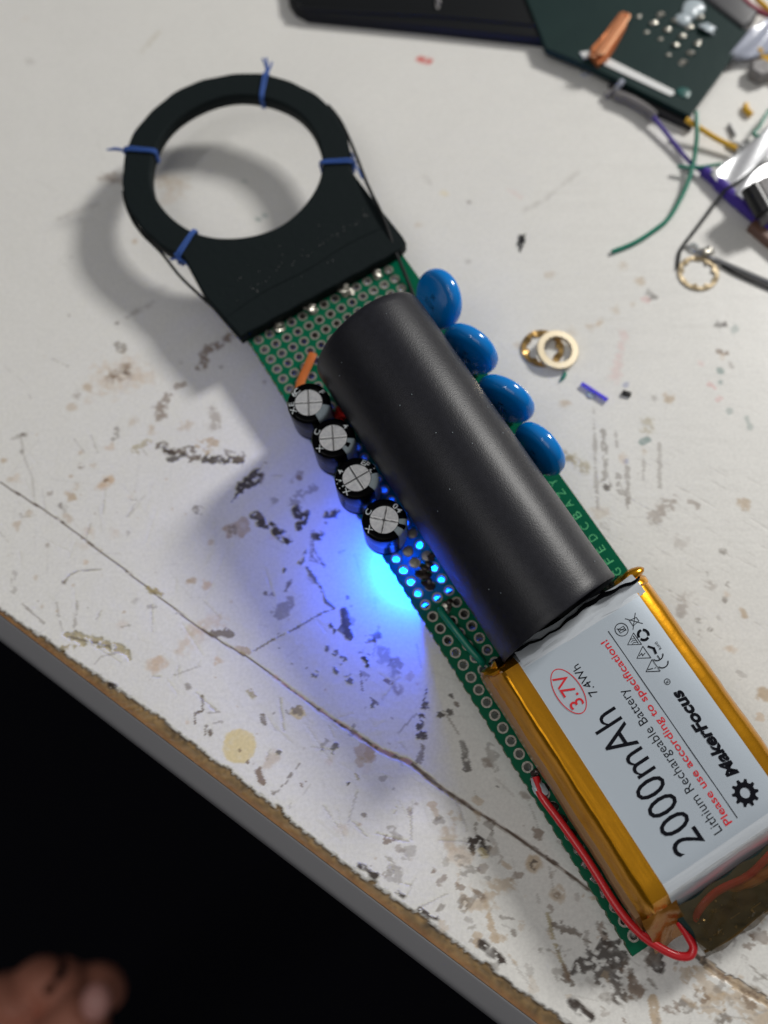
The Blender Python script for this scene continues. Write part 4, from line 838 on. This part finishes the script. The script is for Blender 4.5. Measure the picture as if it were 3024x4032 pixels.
stroke(g, [(26.6, -90.5), (27.2, -91.2)], .34, zt, 0); stroke(g, [(27.2, -91.2), (27.0, -92.0)], .40, zt, 0); label_text(g, 'RoHS', 28.3, 27.85, 91.9, 90.5, zt, 0)
stroke(g, arc_pts(27.0, 94.25, .95, .85, 30, 150, 10)[::1], .14, zt, 0) if False else None
def cshape(cv): 
    pts = [(27.0+.95*math.cos(a), -cv-.75*math.sin(a)+0) for a in np.radians(np.linspace(15, 165, 12))]; stroke(g, pts, .16, zt, 0)
cshape(93.9); cshape(92.5); stroke(g, [(27.0, -93.15), (27.0, -92.5)], .16, zt, 0)
g.build('label_print', [M['ink'], M['redink']], bat, smooth=False)
# clear tape flaps at the tube end
V = []; F = []; N1, N2 = 26, 7
for i in range(N1):
    for j in range(N2):
        u = 7.2+i*(24.5/(N1-1)); v = 79.0+j*.62; V.append((u, -v-.25*math.sin(u*.5+j), 10.25-(.25 if j > 4 else 0)-max(0, 81.0-v)*.42+.13*math.sin(u*.8+v*1.3)))
for i in range(N1-1):
    for j in range(N2-1): F.append((i*N2+j, i*N2+j+1, (i+1)*N2+j+1, (i+1)*N2+j))
mk('clear_tape', V, F, M['silverfold'], bat)
V, F = prism([(1.3, -79.1), (6.6, -79.2), (6.9, -82.4), (3.9, -82.2), (1.6, -81.4)], 9.3, 9.95, .3); 
for bb in ((3.6, -80.3, 7.4, 2.3, 1.2, 1.8, 2), (31.6, -79.6, 7.6, 3.0, 1.7, 1.9, 8)):
    V, F = blob(bb[:3], bb[3:6], .3, 3, bb[6]); mk('tape_corner', V, F, M['kapton'], bat)
# lower end: folded foil, protection board and amber wrap
V, F = prism([(6.2, -126.2), (34.2, -125.6), (34.2, -133.4), (25, -133.6), (14, -133.9), (8.5, -134.0), (7.4, -131.2)], 1.4, 4.6, .5); g = G(); g.add(V, F); pcm = g.build('protection_board', M['darkpcb'], bat)
g = G()
for (u, v, a, b_, c_) in [(13, 130.5, 2.6, 1.6, .8), (17.5, 130.3, 3.2, 2.2, .9), (23, 130.6, 2.0, 1.6, .8), (27, 130.2, 3.4, 2.2, 1.0), (31, 130.8, 1.6, 1.2, .7), (10.2, 131.2, 1.2, 1.8, .4)]: g.add(*boxm((u, -v, 4.6+c_/2), (a, b_, c_)))
g.build('chip', M['black'], pcm, smooth=False)
g = G()
for k in range(60): g.add(*blob((rng.uniform(9, 34), -rng.uniform(128.2, 133.2), 4.7), rng.uniform(.10, .32), .5, 1, k))
for k in range(6): g.add(*boxm((11+3.7*k, -132.2+.5*(k % 2), 4.65), (1.8, .14, .1)))
g.build('gold_pad', M['brass'], pcm)
M['wrap'] = mat('amber wrap film', (.55, .30, .02), .15, coat=.5, trans=.75, bump=[(150, .4, .6)], ior=1.2)
g = G(); g.add(*sweep(catmull([(8.3, -131.0, 3.0), (9.6, -128.6, 4.4), (14, -127.3, 5.4), (20, -127.9, 5.6), (27, -127.0, 5.4), (36, -127.4, 5.2)], 6), .62, 10)); g.build('inner_wire', M['redwire'], bat)
g = G(); g.add(*sweep(catmull([(15.5, -127.2, 2.8), (18, -128.6, 4.8), (23, -129.2, 5.2), (29, -128.4, 5.3), (36, -129.0, 5.2)], 6), .85, 10)); g.build('inner_wire', M['orange'], bat)
def crumple(name, u0, u1, va, vb, na, nb, m, seed, amp=.35, nu=46, nv=26, pw=1.):
    R_ = np.random.default_rng(seed); K_ = R_.uniform(.25, 1.3, (9, 2))*R_.choice([-1, 1], (9, 2)); ph_ = R_.uniform(0, 6.3, 9); V = []; F = []
    for i in range(nu+1):
        for j in range(nv+1):
            u = u0+(u1-u0)*i/nu; q_ = j/nv; v = va+(vb-va)*q_; z = na+(nb-na)*q_**pw
            k = sum(abs(math.sin(K_[t_, 0]*u+K_[t_, 1]*v+ph_[t_])) for t_ in range(9))/9-.6; ed = min(1, 4*q_+.05)
            V.append((u+.15*math.sin(v*1.3+seed), -v-.2*math.sin(u*1.1+seed), z+amp*3*k*ed))
    for i in range(nu):
        for j in range(nv): F.append((i*(nv+1)+j, (i+1)*(nv+1)+j, (i+1)*(nv+1)+j+1, i*(nv+1)+j+1))
    return mk(name, V, F, m, bat, auto=25)
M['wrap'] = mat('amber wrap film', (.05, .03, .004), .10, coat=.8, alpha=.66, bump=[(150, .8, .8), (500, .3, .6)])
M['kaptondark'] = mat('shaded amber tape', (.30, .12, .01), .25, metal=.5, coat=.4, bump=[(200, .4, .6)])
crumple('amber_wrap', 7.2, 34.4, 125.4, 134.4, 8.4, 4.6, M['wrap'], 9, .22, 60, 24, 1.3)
mk('film_edge', *sweep(catmull([(8.0, -134.2, 1.6), (13, -134.6, 2.0), (19, -134.3, 1.7), (25, -134.7, 2.1), (31, -134.4, 1.8), (34.6, -134.5, 1.9)], 6), .22, 6), M['kapton'], bat)
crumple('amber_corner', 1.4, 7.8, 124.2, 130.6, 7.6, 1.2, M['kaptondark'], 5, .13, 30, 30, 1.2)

# ----------------------------------------------------------------------------
# small things on the table
# ----------------------------------------------------------------------------
def at(px, py, z=0): return tp(px, py, z)
def sweep_px(pts, r, seg=10, n=8): return sweep(catmull([at(*p) for p in pts], n), r, seg)
def local(root, V): L_ = np.array(root.location)/S; return [tuple(np.array(v)-L_) for v in V]
def washer(name, px, py, ro, ri, h, m, tilt=(0, 0), z=0., teeth=0, sub=.12):
    p = at(px, py); pf = [(ri, 0), (ro-sub, 0), (ro, sub), (ro, h-sub), (ro-sub, h), (ri+sub, h), (ri, h-sub), (ri, 0)]
    V, F = lathe(pf, 72)
    if teeth:
        V2 = []
        for x, y, zz_ in V:
            r = math.hypot(x, y); a = math.atan2(y, x)
            if r < (ri+ro)/2: k = (ri+(.28*(ro-ri))*(math.sin(teeth*a) > 0.1)*-1.6)/ri; zz_ += .35*(math.sin(teeth*a) > .1)*math.sin(a*3); x *= k; y *= k
            V2.append((x, y, zz_))
        V = V2
    o = mk(name, V, F, m, auto=40); o.location = Vector((p[0], p[1], z+.02))*S; o.rotation_euler = (math.radians(tilt[0]), math.radians(tilt[1]), 0); return o
tag(washer('washer', 2190, 1392, 4.35, 2.85, .9, M['gold'], (5, 6), .9), 'smooth shiny gold washer lying tilted on a toothed brass washer', 'washer')
tag(washer('toothed_washer', 2135, 1375, 4.4, 3.3, .5, M['brass'], (0, 0), 0, 8), 'dark brass toothed washer under the smooth gold washer', 'washer')
tag(washer('toothed_washer', 2748, 1078, 4.4, 3.45, .4, M['brasspale'], (0, 0), 0, 9), 'pale brass toothed washer alone below the bent black wire', 'washer')
def wire(name, pts, r, m, label, cat='wire', seg=10, sx=1., sy=1.):
    C_ = [at(p[0], p[1], p[2]*.5+.15) for p in pts]; c0_ = C_[0]; root = np.array([c0_[0], c0_[1], 0]); r = [q_*.8 for q_ in r] if hasattr(r, '__len__') else r*.8
    V, F = sweep(catmull(C_, 8), r, seg, sx=sx, sy=sy); o = mk(name, [tuple(np.array(v)-root) for v in V], F, m); o.location = Vector(root)*S; return tag(o, label, cat)
zk = .6173
wire('green_wire', [(2742, 440, 9), (2744, 525, 7), (2738, 590, 5), (2728, 650, 3.5), (2700, 740, 2.2), (2640, 850, 1.2), (2585, 900, .8), (2500, 955, .6), (2410, 992, .6)], .62, M['greenwire'], 'long curved green wire ending on bare white table left of the washer')
wire('green_wire', [(2668, 655, 3), (2740, 660, 3.5), (2830, 648, 3.0), (2860, 645, 2.5)], .5, M['greenwire'], 'short straight green wire crossing the purple wire')
wire('green_wire', [(3080, 380, 6), (3024, 440, 6), (2990, 500, 6), (2968, 528, 6), (3024, 552, 6), (3070, 565, 6)], .5, M['greenwire'], 'bent green wire over the shiny film at the right')
wire('yellow_wire', [(2700, 470, 7), (2740, 495, 6), (2820, 545, 4), (2900, 585, 3)], .75, M['yellow'], 'yellow wire running from the dark board to the shiny film')
wire('purple_wire', [(2560, 440, 4), (2576, 464, 3.5), (2640, 545, 2.5), (2700, 620, 2), (2735, 655, 2), (2790, 690, 2.4), (2850, 735, 3), (2920, 790, 3), (2990, 850, 3), (3060, 900, 3)], .6, M['purple'], 'thin purple wire from the dark board down to the right')
# bundle of purple wires beneath the film
C_ = None
wire('wire_bundle', [(2770, 672, 1.6), (2830, 722, 1.8), (2880, 770, 2), (2950, 830, 2.2), (3024, 895, 2.4), (3080, 940, 2.4)], [1.6]*8+[1.9]*33, M['purple'], 'thick dark purple wire bundle along the underside of the shiny film', 'wire bundle')
wire('black_wire', [(3060, 590, 7), (3024, 618, 6.5), (2930, 700, 5.5), (2860, 745, 4.5), (2846, 760, 4), (2780, 850, 2.2), (2730, 915, 1.2), (2694, 962, .8), (2676, 995, .5), (2670, 1030, .35), (2668, 1055, .35)], .45, M['blackwire'], 'thin black wire bent towards the pale toothed washer')
wire('component_lead', [(2700, 968, .5), (2740, 985, .5), (2800, 1015, .7), (2900, 1058, .9), (3024, 1110, 1.1), (3100, 1140, 1.2)], [.35]*9+[.55]*8+[.75]*24, M['lead'], 'grey component lead passing just above the pale toothed washer', 'lead')
wire('black_wire', [(2840, 1046, .4), (2900, 1080, .4), (3024, 1135, .4), (3080, 1160, .4)], .3, M['blackwire'], 'thin dark strand beside the grey component lead')
wire('green_offcut', [(2225, 1462, .4), (2222, 1480, .3), (2205, 1502, .3)], [.25]*4+[.5]*9+[.2]*4, M['greenwire'], 'tiny green wire offcut below the gold washer', 'offcut')
V, F = sweep([at(2290, 1510, .6), at(2392, 1575, .6)], .55, 8, sx=.7, sy=.8)
o = mk('purple_strip', V, F, mat('violet plastic', (.10, .07, .72), .3, coat=.3)); tag(o, 'small violet plastic strip below the gold washer', 'plastic strip')
g = G(); c_ = at(2325, 1552); g.add(*blob((c_[0], c_[1], .2), (1.0, 1.0, .3), .4, 2, 3)); tag(g.build('clear_crumb', M['glue']), 'tiny clear crumb touching the violet plastic strip', 'crumb')
g = G(); c_ = at(2466, 1553); g.add(*prism([(c_[0]-1.0, c_[1]-.2), (c_[0]+.7, c_[1]-.7), (c_[0]+1.0, c_[1]+.2), (c_[0]-.7, c_[1]+.7)], 0, .7, .1)); tag(g.build('surface_chip', M['black']), 'tiny black rectangular chip right of the violet strip', 'chip')
g = G(); c_ = at(2054, 950); g.add(*blob((c_[0], c_[1], .3), (.55, 1.5, .4), .6, 3, 4)); g.add(*sweep([(c_[0]-.3, c_[1]-.4, .2), (c_[0]-1.2, c_[1]-1.0, .1)], [.3, .1], 6)); g.add(*sweep([(c_[0]+.3, c_[1]+.8, .2), (c_[0]+1.0, c_[1]+2.0, .1)], [.3, .1], 6)); g.add(*sweep([(c_[0]-.1, c_[1]-1.2, .2), (c_[0]-.5, c_[1]-2.8, .1)], [.35, .15], 6))
tag(g.build('black_flake', M['black']), 'ragged black flake alone in the middle of the clean white paint', 'flake')

# ----------------------------------------------------------------------------
# things at the top: tray, dark board, copper strip, film, connectors
# ----------------------------------------------------------------------------
def poly_px(pts, z): return [tuple(at(p[0], p[1], z)[:2]) for p in pts]
# black tray with a stepped rim
tr = empty('black_tray', at(1700, 100)); tag(tr, 'black plastic tray with rounded corner and raised lip at the top of the picture', 'tray')
ot = poly_px([(1132, -260), (1128, -40), (1140, 30), (1165, 65), (1215, 92), (1700, 140), (2160, 190), (2330, 215), (2700, 240), (2900, -500)], 0)
g = G(); g.add(*prism(local(tr, [(*p, 0) for p in ot]), 0, 2.6, .9)); g.build('tray_body', M['tray'], tr)
lp = [(1160, -200), (1152, -30), (1172, 18), (1230, 40), (1700, 62), (2030, 92), (2320, 118)]
V, F = sweep(catmull([at(p[0], p[1], 2.6) for p in lp], 6), .5, 12); g = G(); g.add(local(tr, V), F); g.build('lip', M['tray'], tr)
g = G(); c_ = at(1820, 120, 1.6); 
V, F = blob(c_, (.7, .5, .7), 0, 2, 0); g.add(local(tr, V), F); g.build('stud', M['grey'], tr)
g = G(); V, F = blob(at(1725, 5, 2.9), (.6, 2.0, .6), .4, 2, 0); g.add(local(tr, V), F); g.build('scuff_mark', M['grey'], tr)
# dark circuit board leaning on the tray
db = empty('circuit_board', at(2600, 300)); tag(db, 'dark green circuit board with soldered pins and a white slot, lying over the black tray', 'circuit board')
pb = [(2150, 190), (2330, 262), (2716, 455), (2830, 300), (2950, 128), (2760, -10), (2600, -160), (2300, -300), (2050, -60)]
ob = [(at(p[0], p[1], 3.2)) for p in pb]
g = G(); g.add(*prism(local(db, ob), 1.6, 3.2, .2)); pbm = g.build('board', M['darkpcb'], db, smooth=False)
def onb(px, py, z=3.25): return at(px, py, z)
g = G(); q_ = local(db, [onb(2362, 232), onb(2378, 222), onb(2652, 358), onb(2655, 372), onb(2640, 379), onb(2366, 250)]); g.add(*prism(q_, 3.1, 3.42)); g.build('white_strip', M['white'], db, smooth=False)
g = G(); q_ = local(db, [onb(2282, 208), onb(2318, 202), onb(2328, 225), onb(2300, 232)]); g.add(*prism(q_, 3.1, 3.42)); g.build('white_strip', M['white'], db, smooth=False)
for i, (x, y) in enumerate([(808, 115), (925, 165), (752, 185), (862, 238), (1115, 140), (1035, 220), (980, 290), (925, 362), (1100, 345), (1045, 420), (985, 495), (695, 255), (635, 130), (805, 310), (870, 435)]):
    p_ = onb(2200+x*.4967, y*.4967); V, F = blob(p_, (1.05, .8, .6) if i < 11 else (.6, .5, .25), .2, 2, i); mk('solder_point', local(db, V), F, M['solder'] if i < 11 else M['pad'], db)
V = []; g = G(); 
for (x, y, rx) in [(1075, 60, 3.3), (1040, 105, 2.6), (985, 160, 2.5), (1050, 80, 2.8)]:
    V, F = blob(onb(2200+x*.4967, y*.4967), (rx*.8, rx*.8, 1.0), .1, 3, 1); g.add(local(db, V), F)
g.build('glue_blob', M['glue'], db)
g = G(); V, F = blob(onb(2200+1180*.4967, 230*.4967), (1.8, 1.8, .9), .5, 3, 7); g.add(local(db, V), F); g.build('glue_blob', M['glue'], db)
g = G(); V, F = blob(onb(2200+990*.4967, 735*.4967), (1.7, 1.7, .3), .1, 2, 7); g.add(local(db, V), F); g.build('mounting_dot', mat('teal dot', (.02, .10, .09), .4), db)
# black strip (pin header) under its near edge
ph = [at(2395, 335, 1), at(2470, 300, 1), at(2722, 440, 1), at(2724, 508, 1), at(2570, 440, 1)]
g = G(); V = local(db, ph); g.add(*prism(V, .1, 2.0, .4)); g.build('pin_header', M['black'], db)
g = G(); V, F = sweep(catmull([at(2452, 318, 3.4), at(2438, 335, 3.0), at(2425, 355, 1.5)], 4), .7, 8); g.add(local(db, V), F); g.build('clip', M['bag'], db)
# threaded spring in front of the header
sp = catmull([at(2420, 372, 1.6), at(2480, 395, 1.6), at(2540, 430, 1.6), at(2576, 462, 1.6)], 12); rd = [1.0+.28*(i % 2) for i in range(len(sp))]
V, F = sweep(sp, rd, 10); tag(mk('spring', V, F, M['grey'], auto=20), 'grey coiled spring lying against the dark board, above the purple wire', 'spring')
V, F = sweep(catmull([at(2385, 378, .8), at(2410, 362, 1.2), at(2440, 350, 2)], 5), .8, 8); tag(mk('dark_clip', V, F, M['grey']), 'dark clip at the left end of the grey spring', 'clip')
# copper flexible strip standing across the board edge
cs = empty('copper_strip', at(2370, 230)); tag(cs, 'copper coloured toothed strip standing across the edge of the black tray', 'metal strip')
pc = [(2322, 210, 4.6), (2330, 186, 5), (2372, 140, 5.4), (2440, 52, 5.6), (2455, 44, 5.6), (2474, 60, 5.6), (2468, 100, 5.4), (2425, 180, 5), (2394, 228, 4.6), (2358, 252, 4.4)]
V0 = [at(*p) for p in pc]; g = G(); n = len(V0); Vt = local(cs, V0); Vb = [(v[0], v[1], v[2]-1.2) for v in Vt]
g.add(Vt+Vb, [tuple(range(n)), tuple(range(n, 2*n))[::-1]]+[(i, (i+1) % n, n+(i+1) % n, n+i) for i in range(n)]); g.build('strip', M['copper'], cs, smooth=False)
a_ = at(2368, 203, 5.6); b_ = at(2464, 62, 6.4)
g = G()
for i in range(22):
    c_ = a_+(b_-a_)*i/21; V, F = lathe([(.75, -.2), (1.15, 0), (.75, .2), (.6, 0), (.75, -.2)], 12); d_ = (b_-a_)/np.linalg.norm(b_-a_); V = [tuple(np.array(c_)+np.array([x, y, z*1.4])) for x, y, z in V]; g.add(local(cs, V), F)
g.build('teeth', M['copperlight'], cs)
g = G(); V, F = lathe([(.7, -.2), (1.0, 0), (.7, .2), (.7, -.2)], 20); c_ = at(2338, 213, 5.2); g.add(local(cs, [tuple(np.array(c_)+np.array(v)) for v in V]), F); g.build('eyelet', M['copperlight'], cs)
for (px, py, lab) in [(2303, 287, 'tiny clear ring of plastic below the copper strip'), (2728, 978, 'tiny clear bead above the pale toothed washer')]:
    c_ = at(px, py); V, F = lathe([(.75, 0), (1.2, 0), (1.2, .5), (.75, .5), (.75, 0)], 20); o = mk('clear_ring', V, F, M['tapebeads']); o.location = Vector((c_[0], c_[1], .02))*S; tag(o, lab, 'ring')
c_ = at(2780, 1000); V, F = blob((0, 0, .9), (1.5, 1.1, .9), .2, 3, 2); o = mk('solder_ball', V, F, M['solder']); o.location = Vector((c_[0], c_[1], 0))*S; tag(o, 'shiny silver bead resting on the grey component lead', 'solder bead')

# shiny film strips
def sheet(name, pts, m, label, cat, zc=.5, wav=.7, nu=14, nv=8, seed=1, th=.25):
    A, B_, C2, D2 = [at(p[0], p[1], p[2]*.5+.6) for p in pts]; V = []; R_ = np.random.default_rng(seed); ph_ = R_.uniform(0, 6, 4)
    for i in range(nu+1):
        for j in range(nv+1):
            a = i/nu; b_ = j/nv; p_ = A*(1-a)*(1-b_)+B_*a*(1-b_)+C2*a*b_+D2*(1-a)*b_; p_ = p_+np.array([0, 0, wav*(math.sin(a*5+ph_[0]+b_*2)+.4*math.sin(a*11+b_*7+ph_[1]))]); V.append(p_)
    F = [(i*(nv+1)+j, (i+1)*(nv+1)+j, (i+1)*(nv+1)+j+1, i*(nv+1)+j+1) for i in range(nu) for j in range(nv)]
    r0_ = np.array([V[0][0], V[0][1], 0]); o = mk(name, [tuple(np.array(v)-r0_) for v in V], F, m); o.location = Vector(r0_)*S; sm = o.modifiers.new('t', 'SOLIDIFY'); sm.thickness = th*S; return tag(o, label, cat)
M['film2'] = mat('white glossy film', (.97, .98, 1.0), .42, metal=.8, coat=.3, bump=[(40, 1.5, .25)])
sheet('foil_strip', [(2796, 680, 3.5), (3080, 455, 6), (3120, 560, 6), (2862, 748, 4)], M['film2'], 'wide shiny white foil strip crossed by a thin black wire', 'foil', wav=.5)
sheet('foil_strip', [(2868, 748, 4), (3100, 590, 6), (3120, 640, 6), (2925, 792, 3.5)], M['film2'], 'narrow shiny white foil strip right of the thin black wire', 'foil', wav=.6, seed=4)
# connector and black cylinder at the right edge
c_ = at(2990, 770); cn_ = empty('connector', c_); tag(cn_, 'metal connector shell with black plug beside the narrow foil strip', 'connector')
g = G(); V = [at(*p, 6)[:2] for p in [(2965, 715), (3100, 650), (3160, 800), (3024, 850), (3005, 800)]]; g.add(*prism(local(cn_, [(*p, 0) for p in V]), .2, 6, .6)); g.build('shell', M['grey'], cn_)
V, F = sweep([at(2955, 738, 6.5), at(3012, 838, 5.5)], 2.1, 16); g = G(); g.add(local(cn_, V), F); g.build('plug', M['black'], cn_)
g = G(); V = [at(*p, 2)[:2] for p in [(2950, 885), (2975, 862), (3100, 960), (3100, 1010)]]; g.add(*prism([(*p, 0) for p in V], 0, 2.2, .3)); tag(g.build('brown_block', M['brown']), 'brown block corner below the purple wire bundle', 'block')
# screw head, yellow bits, hexagonal part
c_ = at(2984, 302); V, F = lathe([(0.01, 3.0), (2.4, 3.0), (2.9, 2.5), (2.9, .4), (2.5, 0), (.01, 0)], 6); o = mk('hex_nut', V, F, M['grey'], auto=20); o.location = Vector((c_[0], c_[1], 0))*S; o.rotation_euler = (0, 0, .3); tag(o, 'dark hexagonal nut on white paint right of the dark board', 'nut')
wire('yellow_offcut', [(2938, 412, 1.2), (2936, 428, 1.2), (2948, 442, 1.2), (2958, 452, 1.2)], .85, M['yellow'], 'short curled yellow wire offcut below the hexagonal nut', 'offcut')
g = G(); 
for k in range(5): g.add(*sweep([at(2985+6*k, 195+14*k, 2), at(3060+6*k, 240+14*k, 2)], .6, 8))
tag(g.build('pin_connector', M['yellow']), 'row of yellow pins at the right edge above the hexagonal nut', 'connector')
wire('yellow_wire', [(2960, -40, 8), (2985, 0, 8), (3010, 24, 8), (3060, 70, 8)], .8, M['yellow'], 'yellow wire in the top right corner')
wire('red_wire', [(2900, -30, 7), (2950, 20, 7), (3000, 50, 7), (3070, 75, 7)], .9, mat('dull pink wire', (.30, .05, .08), .5), 'dull red wire beside the yellow wire in the top right corner')
sheet('plastic_bag', [(2945, 130, 6), (3100, 20, 7), (3120, 200, 5), (2860, 235, 3)], M['bag'], 'folded clear plastic strip right of the dark board', 'plastic strip', wav=.8, seed=3)
V = [at(*p, 4)[:2] for p in [(2770, -20), (2930, 105), (2960, 80), (2990, 40), (2870, -120)]]; g = G(); g.add(*prism([(*p, 0) for p in V], 0, 4, .8)); tag(g.build('grey_block', mat('dark grey plastic', (.07, .07, .075), .5)), 'dark grey block behind the top corner of the dark board', 'block')
g = G(); 
for k in range(3): g.add(*blob(at(2890+18*k, 575+10*(k % 2)), (1.6, 1.2, 1.0), .5, 3, k))
tag(g.build('solder_scrap', M['lead']), 'crumpled grey metal scrap under the end of the yellow wire', 'scrap')
wire('component_lead', [(2872, 490, .6), (2880, 510, .6), (2893, 535, .8)], .6, M['lead'], 'short grey lead above the crumpled metal scrap', 'lead')

# ----------------------------------------------------------------------------
# the hand below the table edge, far out of focus
# ----------------------------------------------------------------------------
def cray(px, py, d): return c2w(np.array([(px-1512)/FPX*d, (py-2016)/FPX*d, d]))
D = 450.
def hp(px, py, dd=0): return cray(px, py, D+dd)
hand = empty('person', hp(-80, 4150, 30)); tag(hand, 'blurred hand of a person, closed fist with thumb in front, below the table edge', 'person')
hv = []; he = []; hr = []
def chain(pts, start=None):
    prev = start
    for (p_, r_) in pts:
        hv.append(np.array(p_)); hr.append(r_); k = len(hv)-1
        if prev is not None: he.append((prev, k))
        prev = k
    return prev
w0 = chain([(hp(-520, 4700, 60), 27), (hp(-330, 4420, 45), 24)])
palm = chain([(hp(-150, 4220, 30), 27), (hp(20, 4080, 24), 27)], w0)
chain([(hp(-20, 3990, 30), 17), (hp(40, 3900, 32), 12), (hp(95, 3960, 12), 10), (hp(60, 4060, 4), 9)], palm)
chain([(hp(100, 3950, 30), 15), (hp(165, 3870, 30), 12), (hp(215, 3850, 16), 10.5), (hp(185, 3960, 2), 9.5)], palm)
chain([(hp(160, 3960, 26), 13), (hp(235, 3845, 26), 11.5), (hp(280, 3900, 12), 10.5), (hp(250, 4010, 0), 9)], palm)
chain([(hp(230, 4020, 22), 12), (hp(340, 3900, 28), 11), (hp(415, 3865, 24), 10), (hp(420, 3960, 10), 9)], palm)
chain([(hp(130, 4200, 4), 15), (hp(230, 4130, -8), 12.5), (hp(320, 4020, -14), 11), (hp(375, 3955, -16), 9.5)], palm)
hm = bpy.data.meshes.new('hand'); hb = np.array(hand.location)/S
hm.from_pydata([tuple((v-hb)*S) for v in hv], he, []); hm.materials.append(M['skin'])
ho = bpy.data.objects.new('hand', hm); COL.objects.link(ho); ho.parent = hand
sk = ho.modifiers.new('skin', 'SKIN'); sk.use_smooth_shade = True
for i, sv_ in enumerate(hm.skin_vertices[0].data): sv_.radius = (hr[i]*S*1.42, hr[i]*S*1.42); sv_.use_root = (i == 0)
ss2 = ho.modifiers.new('sub', 'SUBSURF'); ss2.levels = 2; ss2.render_levels = 2
rm = ho.modifiers.new('remesh', 'REMESH'); rm.mode = 'VOXEL'; rm.voxel_size = .0016; rm.use_smooth_shade = True
smo = ho.modifiers.new('smooth', 'SMOOTH'); smo.factor = .5; smo.iterations = 14
V, F = blob(hp(378, 3945, -27), (7.2, 8.4, 3.6), 0, 3, 0); mk('thumbnail', [tuple(np.array(v)-hb) for v in V], F, M['nail'], hand)
